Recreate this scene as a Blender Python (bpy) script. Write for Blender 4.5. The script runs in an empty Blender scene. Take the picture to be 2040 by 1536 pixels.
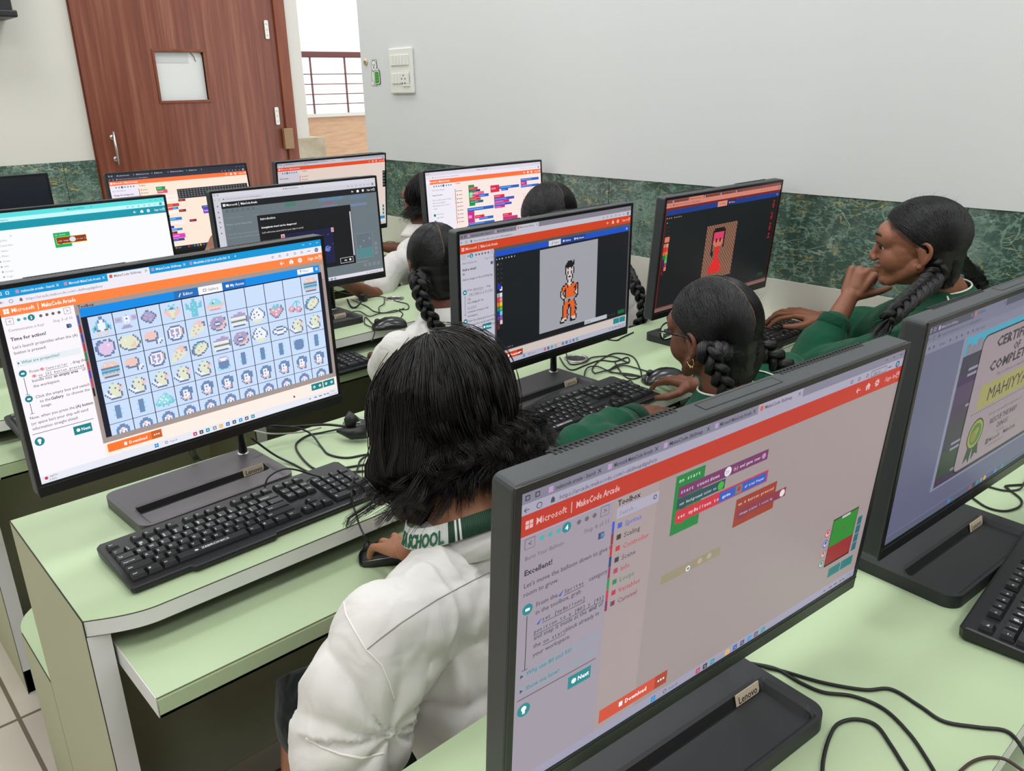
import bpy, bmesh, math, random
from math import sin, cos, pi, radians
from mathutils import Vector as V, Matrix as MX, noise
random.seed(7)
S = bpy.context.scene
COL = S.collection
# ------------------------------------------------------------------ camera
FPX = 1643.27; PITCH = .347487; ROLL = -.0214202; YAW = .737118; CH = 1.45
fw = V((sin(YAW)*cos(PITCH), cos(YAW)*cos(PITCH), -sin(PITCH)))
rt = V((cos(YAW), -sin(YAW), 0)); up = rt.cross(fw)
rt2 = rt*cos(ROLL)+up*sin(ROLL); up2 = -rt*sin(ROLL)+up*cos(ROLL)
cd = bpy.data.cameras.new('camera'); cam = bpy.data.objects.new('camera', cd); COL.objects.link(cam)
m = MX((rt2, up2, -fw)).transposed().to_4x4(); m.translation = V((0, 0, CH)); cam.matrix_world = m
cd.sensor_fit = 'HORIZONTAL'; cd.sensor_width = 36; cd.lens = FPX/2040*36; cd.clip_start = .02
S.camera = cam
def at(px, py, x=None, y=None, z=None):
    """point in the room seen at photo pixel (px,py) on the plane x=, y= or z= (z above the floor)"""
    d = rt2*((px-1020)/FPX)-up2*((py-768)/FPX)+fw
    if z is not None: t = (z-CH)/d.z
    elif y is not None: t = y/d.y
    else: t = x/d.x
    return V((0, 0, CH))+d*t
# ------------------------------------------------------------------ colour + materials
def s2l(c):
    c = c/255. if c > 1 else c
    return c/12.92 if c <= .04045 else ((c+.055)/1.055)**2.4
def rgb(r, g, b): return (s2l(r/255.), s2l(g/255.), s2l(b/255.), 1)
MATS = {}
def mat(name, col, rough=.5, metal=0, spec=.5, bump=0, bscale=100, aniso=0, emit=None, estr=1, trans=0, sheen=0, coat=0, vary=0, vscale=8, sss=0):
    if name in MATS: return MATS[name]
    m = bpy.data.materials.new(name); m.use_nodes = True; nt = m.node_tree; b = nt.nodes['Principled BSDF']
    b.inputs['Base Color'].default_value = col; b.inputs['Roughness'].default_value = rough
    b.inputs['Metallic'].default_value = metal; b.inputs['Specular IOR Level'].default_value = spec
    if aniso: b.inputs['Anisotropic'].default_value = aniso
    if trans: b.inputs['Transmission Weight'].default_value = trans
    if sheen: b.inputs['Sheen Weight'].default_value = sheen
    if coat: b.inputs['Coat Weight'].default_value = coat
    if sss:
        b.inputs['Subsurface Weight'].default_value = sss; b.inputs['Subsurface Radius'].default_value = (.012, .005, .003); b.inputs['Subsurface Scale'].default_value = 1
    if emit: b.inputs['Emission Color'].default_value = emit; b.inputs['Emission Strength'].default_value = estr
    tc = nt.nodes.new('ShaderNodeTexCoord')
    if vary:
        n = nt.nodes.new('ShaderNodeTexNoise'); n.inputs['Scale'].default_value = vscale; n.inputs['Detail'].default_value = 5
        r = nt.nodes.new('ShaderNodeMapRange'); r.inputs['To Min'].default_value = 1-vary; r.inputs['To Max'].default_value = 1+vary
        mx = nt.nodes.new('ShaderNodeMix'); mx.data_type = 'RGBA'; mx.blend_type = 'MULTIPLY'; mx.inputs[0].default_value = 1
        cc = nt.nodes.new('ShaderNodeCombineColor')
        nt.links.new(tc.outputs['Object'], n.inputs['Vector']); nt.links.new(n.outputs['Fac'], r.inputs['Value'])
        for i in range(3): nt.links.new(r.outputs['Result'], cc.inputs[i])
        mx.inputs[6].default_value = col; nt.links.new(cc.outputs[0], mx.inputs[7]); nt.links.new(mx.outputs[2], b.inputs['Base Color'])
    if bump:
        n = nt.nodes.new('ShaderNodeTexNoise'); n.inputs['Scale'].default_value = bscale; n.inputs['Detail'].default_value = 4
        bp = nt.nodes.new('ShaderNodeBump'); bp.inputs['Strength'].default_value = bump; bp.inputs['Distance'].default_value = .002
        nt.links.new(tc.outputs['Object'], n.inputs['Vector']); nt.links.new(n.outputs['Fac'], bp.inputs['Height']); nt.links.new(bp.outputs['Normal'], b.inputs['Normal'])
    MATS[name] = m; return m
def nodes(m): return m.node_tree, m.node_tree.nodes['Principled BSDF']
# ------------------------------------------------------------------ object helpers
def link(o, parent=None):
    COL.objects.link(o)
    if parent is not None: o.parent = parent
    return o
def tag(o, label=None, cat=None, group=None, kind=None):
    if label: o['label'] = label
    if cat: o['category'] = cat
    if group: o['group'] = group
    if kind: o['kind'] = kind
    return o
def thing(name, label, cat, loc=(0, 0, 0), rz=0, group=None):
    o = bpy.data.objects.new(name, None); o.empty_display_size = .05; link(o)
    o.location = loc; o.rotation_euler = (0, 0, rz)
    return tag(o, label, cat, group)
class B:
    """collects shapes; build() links them as ONE mesh object"""
    def __init__(s): s.v = []; s.f = []; s.mi = []; s.M = []; s.sm = []
    def mid(s, m):
        if m not in s.M: s.M.append(m)
        return s.M.index(m)
    def add(s, vs, fs, m, smooth=False):
        o = len(s.v); s.v += [tuple(v) for v in vs]; k = s.mid(m)
        for f in fs: s.f.append([i+o for i in f]); s.mi.append(k); s.sm.append(smooth)
    def box(s, x0, x1, y0, y1, z0, z1, m, T=None):
        vs = [V((x, y, z)) for z in (z0, z1) for x, y in ((x0, y0), (x1, y0), (x1, y1), (x0, y1))]
        if T: vs = [T@v for v in vs]
        s.add(vs, [(3, 2, 1, 0), (4, 5, 6, 7), (0, 1, 5, 4), (1, 2, 6, 5), (2, 3, 7, 6), (3, 0, 4, 7)], m)
    def prism(s, poly, z0, z1, m, T=None, cap=True):
        n = len(poly); vs = [V((x, y, z0)) for x, y in poly]+[V((x, y, z1)) for x, y in poly]
        if T: vs = [T@v for v in vs]
        fs = [(i, (i+1) % n, n+(i+1) % n, n+i) for i in range(n)]
        if cap: fs += [list(range(n))[::-1], [n+i for i in range(n)]]
        s.add(vs, fs, m)
    def loft(s, rings, m, closed=True, caps=True, smooth=True):
        n = len(rings[0]); vs = [p for r in rings for p in r]; fs = []
        for j in range(len(rings)-1):
            for i in range(n if closed else n-1):
                a = j*n+i; b = j*n+(i+1) % n; fs.append((a, b, b+n, a+n))
        if caps and closed: fs += [list(range(n))[::-1], [len(vs)-n+i for i in range(n)]]
        s.add(vs, fs, m, smooth)
    def tube(s, pts, r, m, seg=8, caps=True, flat=1):
        pts = [V(p) for p in pts]; rings = []; n0 = None
        for i, p in enumerate(pts):
            t = (pts[min(i+1, len(pts)-1)]-pts[max(i-1, 0)])
            t = t.normalized() if t.length > 1e-9 else V((0, 0, 1))
            if n0 is None: n0 = t.orthogonal().normalized()
            n0 = (n0-t*n0.dot(t)); n0 = n0.normalized() if n0.length > 1e-6 else t.orthogonal().normalized()
            b = t.cross(n0); rr = r[i] if isinstance(r, (list, tuple)) else r
            rings.append([p+n0*cos(2*pi*k/seg)*rr+b*sin(2*pi*k/seg)*rr*flat for k in range(seg)])
        s.loft(rings, m, True, caps)
    def cyl(s, c, r, h, m, ax='z', seg=20, r2=None):
        c = V(c); d = {'x': V((1, 0, 0)), 'y': V((0, 1, 0)), 'z': V((0, 0, 1))}[ax]
        s.tube([c, c+d*h], [r, r if r2 is None else r2], m, seg)
    def lathe(s, prof, m, c=(0, 0, 0), seg=24, T=None):
        rings = [[V((c[0]+r*cos(2*pi*k/seg), c[1]+r*sin(2*pi*k/seg), c[2]+z)) for k in range(seg)] for r, z in prof]
        if T: rings = [[T@p for p in r] for r in rings]
        s.loft(rings, m)
    def ell(s, c, r, m, T=None, nu=20, nv=12):
        vs = []; fs = []; c = V(c)
        for j in range(nv+1):
            th = pi*j/nv
            for i in range(nu):
                p = V((r[0]*sin(th)*cos(2*pi*i/nu), r[1]*sin(th)*sin(2*pi*i/nu), r[2]*cos(th)))
                vs.append(c+((T@p) if T else p))
        for j in range(nv):
            for i in range(nu):
                a = j*nu+i; b = j*nu+(i+1) % nu; fs.append((a, a+nu, b+nu, b))
        s.add(vs, fs, m, True)
    def mesh(s, name):
        me = bpy.data.meshes.new(name); me.from_pydata(s.v, [], s.f)
        for m in s.M: me.materials.append(m)
        me.polygons.foreach_set('material_index', s.mi); me.polygons.foreach_set('use_smooth', s.sm)
        me.update(); return me
    def build(s, name, parent=None, bevel=0, seg=2, loc=None, rot=None, weld=False):
        o = bpy.data.objects.new(name, s.mesh(name)); link(o, parent)
        if loc: o.location = loc
        if rot: o.rotation_euler = rot
        if bevel:
            b = o.modifiers.new('bevel', 'BEVEL'); b.width = bevel; b.segments = seg; b.limit_method = 'ANGLE'; b.angle_limit = radians(40); b.harden_normals = False
        return o
def rrect(x0, x1, y0, y1, r, n=6, rs=None):
    rs = rs or [r]*4; out = []
    for (cx, cy, a, rr) in ((x1, y1, 0, rs[0]), (x0, y1, 90, rs[1]), (x0, y0, 180, rs[2]), (x1, y0, 270, rs[3])):
        sx = -1 if cx == x1 else 1; sy = -1 if cy == y1 else 1
        if rr <= 0: out.append((cx, cy)); continue
        for k in range(n+1):
            t = radians(a+90*k/n); out.append((cx+sx*rr+rr*cos(t), cy+sy*rr+rr*sin(t)))
    return out
def smooth_path(pts, n=8):
    pts = [V(p) for p in pts]; out = []
    for i in range(len(pts)-1):
        p0 = pts[max(i-1, 0)]; p1 = pts[i]; p2 = pts[i+1]; p3 = pts[min(i+2, len(pts)-1)]
        for k in range(n):
            t = k/n; out.append(.5*((2*p1)+(-p0+p2)*t+(2*p0-5*p1+4*p2-p3)*t*t+(-p0+3*p1-3*p2+p3)*t**3))
    out.append(pts[-1]); return out
# text -> polygons (2-D), cached
_tc = {}
def text_poly(txt, bold=0.0, res=2):
    k = (txt, bold)
    if k in _tc: return _tc[k]
    cu = bpy.data.curves.new('t', 'FONT'); cu.body = txt; cu.size = 1; cu.resolution_u = res; cu.offset = bold
    o = bpy.data.objects.new('t', cu); me = o.to_mesh()
    vs = [(v.co.x, v.co.y) for v in me.vertices]; fs = [tuple(p.vertices) for p in me.polygons]
    w = max([v[0] for v in vs] or [0]); o.to_mesh_clear(); bpy.data.objects.remove(o); bpy.data.curves.remove(cu)
    _tc[k] = (vs, fs, w); return _tc[k]
def put_text(b, txt, m, T, size, bold=0.0, width=None, center=False):
    vs, fs, w = text_poly(txt, bold)
    if not vs: return
    sx = size if width is None else width/w
    ox = -w*sx/2 if center else 0
    b.add([T@V((x*sx+ox, y*size, 0)) for x, y in vs], fs, m)
# ------------------------------------------------------------------ room materials
def marble():
    m = bpy.data.materials.new('green_marble'); m.use_nodes = True; nt, b = nodes(m); N = nt.nodes.new; L = nt.links.new
    tc = N('ShaderNodeTexCoord')
    n1 = N('ShaderNodeTexNoise'); n1.inputs['Scale'].default_value = 5; n1.inputs['Detail'].default_value = 8; n1.inputs['Roughness'].default_value = .7
    L(tc.outputs['Object'], n1.inputs['Vector'])
    r1 = N('ShaderNodeValToRGB'); e = r1.color_ramp.elements; e[0].position = .32; e[0].color = rgb(52, 74, 65); e[1].position = .68; e[1].color = rgb(132, 152, 142)
    e2 = r1.color_ramp.elements.new(.5); e2.color = rgb(76, 98, 90); L(n1.outputs['Fac'], r1.inputs['Fac'])
    cur = r1.outputs['Color']
    # speckle
    ns = N('ShaderNodeTexNoise'); ns.inputs['Scale'].default_value = 55; ns.inputs['Detail'].default_value = 3; L(tc.outputs['Object'], ns.inputs['Vector'])
    rs = N('ShaderNodeValToRGB'); rs.color_ramp.elements[0].position = .56; rs.color_ramp.elements[1].position = .66; rs.color_ramp.elements[1].color = (.6, .6, .6, 1)
    L(ns.outputs['Fac'], rs.inputs['Fac'])
    mx = N('ShaderNodeMix'); mx.data_type = 'RGBA'; L(rs.outputs['Color'], mx.inputs[0]); L(cur, mx.inputs[6]); mx.inputs[7].default_value = rgb(130, 158, 142); cur = mx.outputs[2]
    # veins: warped ridges
    for sc, dist, rot, w, c, seed in ((2.2, .9, (.3, .5, .7), .009, rgb(150, 172, 158), 0), (5.5, .6, (.9, .2, -.6), .011, rgb(124, 150, 132), 5), (3.0, .7, (.2, -.9, .3), .006, rgb(178, 160, 92), 9), (11, .5, (0, .3, .3), .016, rgb(112, 140, 124), 3), (7, .35, (.5, 1.1, .2), .012, rgb(150, 168, 150), 13), (22, .3, (.7, .1, 1), .03, rgb(120, 146, 130), 17), (4.2, .5, (1.2, .4, .1), .006, rgb(186, 164, 88), 21), (30, .2, (.2, .8, .4), .035, rgb(60, 84, 74), 25)):
        mp = N('ShaderNodeMapping'); mp.inputs['Rotation'].default_value = rot; mp.inputs['Location'].default_value = (seed, seed, seed); mp.inputs['Scale'].default_value = (1, 1, 2.2)
        L(tc.outputs['Object'], mp.inputs['Vector'])
        nn = N('ShaderNodeTexNoise'); nn.inputs['Scale'].default_value = sc; nn.inputs['Detail'].default_value = 5; nn.inputs['Distortion'].default_value = dist; L(mp.outputs[0], nn.inputs['Vector'])
        a = N('ShaderNodeMath'); a.operation = 'SUBTRACT'; a.inputs[1].default_value = .5; L(nn.outputs['Fac'], a.inputs[0])
        ab = N('ShaderNodeMath'); ab.operation = 'ABSOLUTE'; L(a.outputs[0], ab.inputs[0])
        mr = N('ShaderNodeMapRange'); mr.inputs['From Min'].default_value = w; mr.inputs['From Max'].default_value = w*.3; L(ab.outputs[0], mr.inputs['Value'])
        # break the veins up
        nb = N('ShaderNodeTexNoise'); nb.inputs['Scale'].default_value = 3.1+seed; L(tc.outputs['Object'], nb.inputs['Vector'])
        mb = N('ShaderNodeMapRange'); mb.inputs['From Min'].default_value = .42; mb.inputs['From Max'].default_value = .58; L(nb.outputs['Fac'], mb.inputs['Value'])
        mm = N('ShaderNodeMath'); mm.operation = 'MULTIPLY'; L(mr.outputs[0], mm.inputs[0]); L(mb.outputs[0], mm.inputs[1])
        mx = N('ShaderNodeMix'); mx.data_type = 'RGBA'; L(mm.outputs[0], mx.inputs[0]); L(cur, mx.inputs[6]); mx.inputs[7].default_value = c; cur = mx.outputs[2]
    L(cur, b.inputs['Base Color']); b.inputs['Roughness'].default_value = .25
    return m
def streaks(name, c1, c2, c3, sx, sy, sz, rough=.4, detail=6, lo=.3, hi=.7):
    m = bpy.data.materials.new(name); m.use_nodes = True; nt, b = nodes(m); N = nt.nodes.new; L = nt.links.new
    tc = N('ShaderNodeTexCoord'); mp = N('ShaderNodeMapping'); mp.inputs['Scale'].default_value = (sx, sy, sz); L(tc.outputs['Object'], mp.inputs['Vector'])
    n = N('ShaderNodeTexNoise'); n.inputs['Scale'].default_value = 1; n.inputs['Detail'].default_value = detail; n.inputs['Roughness'].default_value = .65; L(mp.outputs[0], n.inputs['Vector'])
    r = N('ShaderNodeValToRGB'); e = r.color_ramp.elements; e[0].position = lo; e[0].color = c1; e[1].position = hi; e[1].color = c3; k = e.new(.5); k.color = c2
    L(n.outputs['Fac'], r.inputs['Fac']); L(r.outputs['Color'], b.inputs['Base Color']); b.inputs['Roughness'].default_value = rough
    return m
M_WALL = mat('white_paint', rgb(214, 216, 217), .6, bump=.12, bscale=35, vary=.02, vscale=1.5)
M_WALLF = mat('cream_paint', rgb(212, 210, 202), .6, bump=.1, bscale=35, vary=.02, vscale=1.5)
M_MARB = marble()
M_LEDGE = mat('ledge_white', rgb(214, 210, 200), .5, vary=.03, vscale=3)
M_DOOR = streaks('door_veneer', rgb(98, 48, 32), rgb(122, 65, 46), rgb(144, 92, 70), 34, 34, 1.1, .33)
M_FRAME = streaks('frame_timber', rgb(104, 48, 26), rgb(120, 58, 32), rgb(134, 70, 42), 20, 20, 2, .4)
M_TILEWOOD = streaks('travertine_cladding', rgb(196, 156, 124), rgb(210, 170, 136), rgb(220, 184, 150), 9, 9, 60, .4)
M_BEIGE = streaks('beige_skirting', rgb(164, 150, 126), rgb(178, 166, 142), rgb(192, 182, 160), 12, 12, 12, .4)
M_STEEL = mat('brushed_steel', rgb(190, 188, 184), .3, 1)
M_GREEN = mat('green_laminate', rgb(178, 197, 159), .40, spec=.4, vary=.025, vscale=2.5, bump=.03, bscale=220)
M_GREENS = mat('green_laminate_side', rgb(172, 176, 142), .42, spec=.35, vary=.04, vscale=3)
M_EDGE = mat('white_edging', rgb(222, 223, 222), .4, vary=.04, vscale=14)
M_DARKLINE = mat('dark_glue_line', rgb(22, 26, 20), .6)
M_PANEL = mat('dark_olive_panel', rgb(186, 190, 162), .5, vary=.03)
M_WHITE = mat('white_plastic', rgb(226, 226, 220), .35)
M_BLACKM = mat('black_plastic', rgb(20, 21, 23), .42, vary=.05)
def floor_mat():
    m = bpy.data.materials.new('floor_tiles'); m.use_nodes = True; nt, b = nodes(m); N = nt.nodes.new; L = nt.links.new
    tc = N('ShaderNodeTexCoord'); mp = N('ShaderNodeMapping'); mp.inputs['Location'].default_value = (-.192+.6*8, -2.057+.6*8, 0); L(tc.outputs['Object'], mp.inputs['Vector'])
    br = N('ShaderNodeTexBrick'); br.offset = 0; br.squash = 1; br.inputs['Scale'].default_value = 1; br.inputs['Brick Width'].default_value = .6; br.inputs['Row Height'].default_value = .6
    br.inputs['Mortar Size'].default_value = .005; br.inputs['Mortar Smooth'].default_value = .1; br.inputs['Color1'].default_value = rgb(206, 196, 184); br.inputs['Color2'].default_value = rgb(200, 190, 178); br.inputs['Mortar'].default_value = rgb(112, 98, 84)
    L(mp.outputs[0], br.inputs['Vector']); n = N('ShaderNodeTexNoise'); n.inputs['Scale'].default_value = 5; n.inputs['Detail'].default_value = 6; L(tc.outputs['Object'], n.inputs['Vector'])
    mx = N('ShaderNodeMix'); mx.data_type = 'RGBA'; mx.blend_type = 'OVERLAY'; mx.inputs[0].default_value = .2; L(br.outputs['Color'], mx.inputs[6]); L(n.outputs['Fac'], mx.inputs[7])
    L(mx.outputs[2], b.inputs['Base Color']); b.inputs['Roughness'].default_value = .3; return m
XW = 2.28; YC = 3.51; YF = 4.82; XL = -1.7; YB = -2.2; HT = 3.0
ZM0, ZM1 = .877, 1.139     # marble band
def struct(name, b, bevel=0): return tag(b.build(name, bevel=bevel), kind='structure')
b = B(); b.box(XL-.2, 7.5, YB-.2, 8, -.1, 0, floor_mat()); struct('floor', b)
b = B(); b.box(XL-.2, XW+.2, YB-.2, YF+.2, HT, HT+.1, M_WALL); struct('ceiling', b)
# right wall: paint, marble band, white lower part
b = B(); b.box(XW, XW+.12, YB, YC, ZM1, HT, M_WALL); b.box(XW, XW+.12, YB, YC, 0, ZM0, M_LEDGE); struct('wall_right', b)
b = B(); ys = [YB, -.42, .78, 1.98, 3.18, YC]
for a, c in zip(ys[:-1], ys[1:]): b.box(XW+.004, XW+.11, a+.0012, c-.0012, ZM0, ZM1, M_MARB)
b.box(XW+.02, XW+.1, YB, YC-.01, ZM0, ZM1, M_LEDGE)
struct('trim_1', b)
# front wall with door opening
DX0, DX1, DH = 1.435, 2.535, 2.1
b = B(); b.box(XL, DX0, YF, YF+.15, 1.13, HT, M_WALLF); b.box(XL, DX0, YF, YF+.15, 0, .06, M_WALLF)
b.box(DX0, 2.60, YF, YF+.15, DH+.05, HT, M_WALLF); b.box(2.60, 2.70, YF-.02, YF+.35, 0, HT, M_WALLF); struct('wall_front', b)
b = B(); xs = [XL, -1.1, -.1, .5+.05, DX0]
xj = at(129, 350, y=YF).x; xs = [XL, xj-2.4, xj-1.2, xj, DX0]
for a, c in zip(xs[:-1], xs[1:]): b.box(a+.0012, c-.0012, YF-.004, YF+.14, .06, 1.13, M_MARB)
struct('trim_2', b)
b = B(); b.box(XL-.12, XL, YB, YF+.15, 0, HT, M_WALLF); struct('wall_left', b)
b = B(); b.box(XL-.12, XW+.12, YB-.12, YB, 0, HT, M_WALLF); struct('wall_back', b)
# beige skirting pieces at the wall end
b = B(); b.box(2.60, 2.80, YF-.035, YF+.3, 0, at(610, 275, y=YF-.03).z, M_BEIGE); tag(b.build('trim_3', bevel=.002), kind='structure')
# door
dr = thing('door_1', 'brown veneer classroom door with a square papered vision panel', 'door', (DX0, YF-.01, 0)); dr['kind'] = 'structure'
W = DX1-DX0
hx0, hz0 = at(322, 201, y=YF-.03).x-DX0, at(322, 201, y=YF-.03).z; hx1, hz1 = at(403, 104, y=YF-.03).x-DX0, at(403, 104, y=YF-.03).z
b = B()
for q in ((.0, hx0, 0, DH), (hx1, W, 0, DH), (hx0, hx1, 0, hz0), (hx0, hx1, hz1, DH)): b.box(q[0], q[1], -.02, .02, q[2], q[3], M_DOOR)
b.build('door_leaf', dr)
b = B(); w = .014
for q in ((hx0-w, hx1+w, hz0-w, hz0), (hx0-w, hx1+w, hz1, hz1+w), (hx0-w, hx0, hz0, hz1), (hx1, hx1+w, hz0, hz1)): b.box(q[0], q[1], -.026, -.0, q[2], q[3], M_FRAME)
b.build('glazing_bead', dr, bevel=.002)
b = B(); b.box(hx0, hx1, -.004, .004, hz0, hz1, mat('paper_white', rgb(216, 218, 216), .7)); b.box(hx0+.004, hx1-.08, -.006, -.004, hz1-.055, hz1-.002, mat('paper_grey', rgb(196, 198, 198), .7))
b.tube([(hx1-.062, -.008, hz1-.004), (hx1-.048, -.009, hz1-.02), (hx1-.04, -.008, hz1-.048)], .0018, M_FRAME, 5)
b.tube([(hx1-.006, -.008, hz1-.004), (hx1-.0, -.01, hz1-.02), (hx1+.004, -.008, hz1-.03)], .002, M_FRAME, 5)
b.build('window_paper', dr)
# handle
p0 = at(228, 262, y=YF-.07)-V((DX0, YF-.01, 0)); p1 = at(237, 329, y=YF-.07)-V((DX0, YF-.01, 0)); hxx = (p0.x+p1.x)/2; hz_a, hz_b = p1.z, p0.z
b = B(); b.cyl((hxx, -.05, hz_a), .0065, hz_b-hz_a, M_STEEL)
for z in (hz_a+.03, hz_b-.03): b.cyl((hxx, -.05, z), .006, .03, M_STEEL, 'y'); b.cyl((hxx, -.024, z), .014, .004, M_STEEL, 'y')
b.build('door_handle', dr)
for (px, py) in ((531, 59), (552, 231)):
    p = at(px, py, y=YF-.035)-V((DX0, YF-.01, 0)); b = B(); b.prism(rrect(-.012, .012, -.05, .05, .006), -.003, .003, M_WHITE, MX.Translation((p.x, -.026, p.z))@MX.Rotation(pi/2, 4, 'X'))
    for z in (-.03, .0, .03): b.cyl((p.x, -.032, p.z+z), .003, .003, M_STEEL, 'y', 8)
    b.build('hinge_plate', dr)
b = B(); fx = DX1-DX0; b.box(fx, fx+.07, -.035, .12, 0, DH+.05, M_FRAME); b.box(-.005, 0, .0, .12, 0, DH+.05, M_FRAME); b.box(-.005, fx+.07, -.0, .12, DH, DH+.05, M_FRAME); b.build('door_frame', dr, bevel=.003)
p = at(575, 276, y=YF-.06)-V((DX0, YF-.01, 0)); b = B(); b.box(p.x-.03, p.x+.03, -.06, -.034, p.z-.06, p.z+.06, mat('pale_wood', rgb(150, 118, 84), .5, vary=.1, vscale=30)); b.build('door_stop_block', dr, bevel=.003)
# outside: railing + parapet
YR = 6.0
zt = at(640, 105, y=YR).z; zb = at(660, 232, y=YR).z
b = B(); b.box(2.6, 7.2, YR-.02, YR+.2, 0, zb, M_TILEWOOD); b.box(2.6, 7.2, YR-.05, YR+.22, zb, zb+.025, M_WHITE)
tag(b.build('parapet_wall'), kind='structure')
r = thing('balcony_railing', 'brown metal balcony railing with thin bars outside the doorway', 'railing', (3.0, YR, zb+.02))
mr = mat('railing_paint', rgb(112, 66, 62), .4, .3)
b = B(); b.box(-.2, 3.6, -.03, .03, zt-zb-.055, zt-zb-.012, mr); b.build('handrail', r, bevel=.008)
for px in (622, 690):
    x = at(px, 170, y=YR).x-3.0; b = B(); b.box(x-.0055, x+.0055, -.006, .006, -.02, zt-zb-.03, mr); b.build('post', r)
for x in (1.55, 2.25, 2.95): b = B(); b.box(x-.0055, x+.0055, -.006, .006, -.02, zt-zb-.03, mr); b.build('post', r)
n = 5
for k in range(n):
    z = .0+(zt-zb-.10)*(k)/n; b = B(); b.box(-.2, 3.6, -.004, .004, z-.0035, z+.0035, mr); b.build('horizontal_bar', r)
# switch plate + sticker + round sensor on the right wall
def wp(px, py): return at(px, py, x=XW-.004)
a = wp(776, 97); c = wp(827, 186); y0, y1 = c.y, a.y; z0, z1 = c.z, a.z
sw = thing('switch_board', 'white switch board with two rows of switches on the right wall', 'switch board', (XW, (y0+y1)/2, (z0+z1)/2))
hw, hh = (y1-y0)/2, (z1-z0)/2
b = B(); b.box(-.014, 0, -hw, hw, -hh, hh, M_WHITE); b.build('faceplate', sw, bevel=.005)
for r_ in range(2):
    for k in range(6):
        yy = hw-.03-k*(2*hw-.06)/5; zz = hh-.05-r_*.075; b = B(); b.box(-.019, -.013, yy-.010, yy+.010, zz-.022, zz+.022, M_WHITE); b.build('rocker_switch', sw, bevel=.002)
b = B(); b.box(-.018, -.013, -hw+.02, hw-.1, -hh+.03, -hh+.09, M_WHITE); yc = -hw+.06
for dy, dz in ((0, .02), (-.012, .006), (.012, .006), (-.01, -.012), (.01, -.012)): b.cyl((-.0195, yc+dy, -hh+.055+dz), .0035, .003, M_BLACKM, 'x', 8)
b.build('socket_outlet', sw)
a = wp(728, 123); b = B(); b.cyl((XW-.006, a.y, a.z), .014, .006, mat('old_ivory', rgb(214, 196, 160), .5), 'x'); b.cyl((XW-.008, a.y, a.z), .004, .003, M_FRAME, 'x')
tag(b.build('wall_hook'), 'small round ivory hook plate on the wall by the bear sticker', 'hook')
# bear sticker
ms = mat('sticker_white', rgb(228, 228, 226), .5); mk = mat('ink_black', rgb(20, 20, 22), .6); mg = mat('sticker_green', rgb(52, 148, 48), .5); mgl = mat('sticker_green_light', rgb(120, 196, 96), .5)
o_ = wp(746, 145); hb = abs(wp(746, 119).z-wp(746, 171).z); T0 = MX.Translation((XW-.001, o_.y, o_.z))@MX(((0, 0, -1), (-1, 0, 0), (0, 1, 0))).to_4x4()
def disc(cx, cy, rx, ry, n=24): return [(cx+rx*cos(2*pi*k/n), cy+ry*sin(2*pi*k/n)) for k in range(n)]
b = B(); u = hb
shapes = [disc(-.05*u, -.12*u, .2*u, .28*u), disc(-.22*u, -.4*u, .11*u, .09*u), disc(.0*u, -.43*u, .12*u, .07*u), disc(-.16*u, .42*u, .07*u, .08*u), disc(.1*u, .42*u, .07*u, .08*u), disc(-.03*u, .26*u, .19*u, .21*u), disc(.18*u, .08*u, .12*u, .08*u)]
for i, sh in enumerate(shapes):
    z = .0004+i*.0002; cx = sum(p[0] for p in sh)/len(sh); cy = sum(p[1] for p in sh)/len(sh)
    b.prism([(cx+(x-cx)*1.12, cy+(y-cy)*1.12) for x, y in sh], 0, z, mk, T0); b.prism(sh, 0, z+.0001, ms, T0)
b.prism(rrect(-.06*u, .36*u, -.45*u, .08*u, .06*u), 0, .0022, mk, T0); b.prism(rrect(-.04*u, .34*u, -.43*u, .06*u, .06*u), 0, .0024, ms, T0); b.prism(rrect(.0*u, .3*u, -.4*u, .03*u, .05*u), 0, .0026, mg, T0)
for k in range(3): b.box(.03*u, .27*u, -.3*u+k*.11*u, -.28*u+k*.11*u, 0, .0027, mgl, T0)
for e in (-.09, .02): b.prism(disc(e*u, .3*u, .018*u, .025*u, 10), 0, .0028, mk, T0)
b.prism(disc(-.035*u, .22*u, .035*u, .022*u, 10), 0, .0028, mk, T0); b.tube([T0@V((-.09*u, .17*u, .0025)), T0@V((-.035*u, .15*u, .0025)), T0@V((.02*u, .17*u, .0025))], .0006, mk, 4)
tag(b.build('bear_sticker'), 'flat teddy bear sticker holding a green box beside the switch board', 'sticker')
# dark box high on the front wall, left edge of view
p = at(28, 30, y=YF-.22); b = B(); b.box(p.x-.5, p.x, YF-.22, YF, p.z, p.z+.4, M_BLACKM); b.box(p.x-.5, p.x+.012, YF-.24, YF, p.z-.01, p.z+.02, M_BLACKM)
tag(b.build('wall_cabinet', bevel=.006), 'black box unit mounted high on the front wall, cut by the top left corner', 'wall unit')
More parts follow.
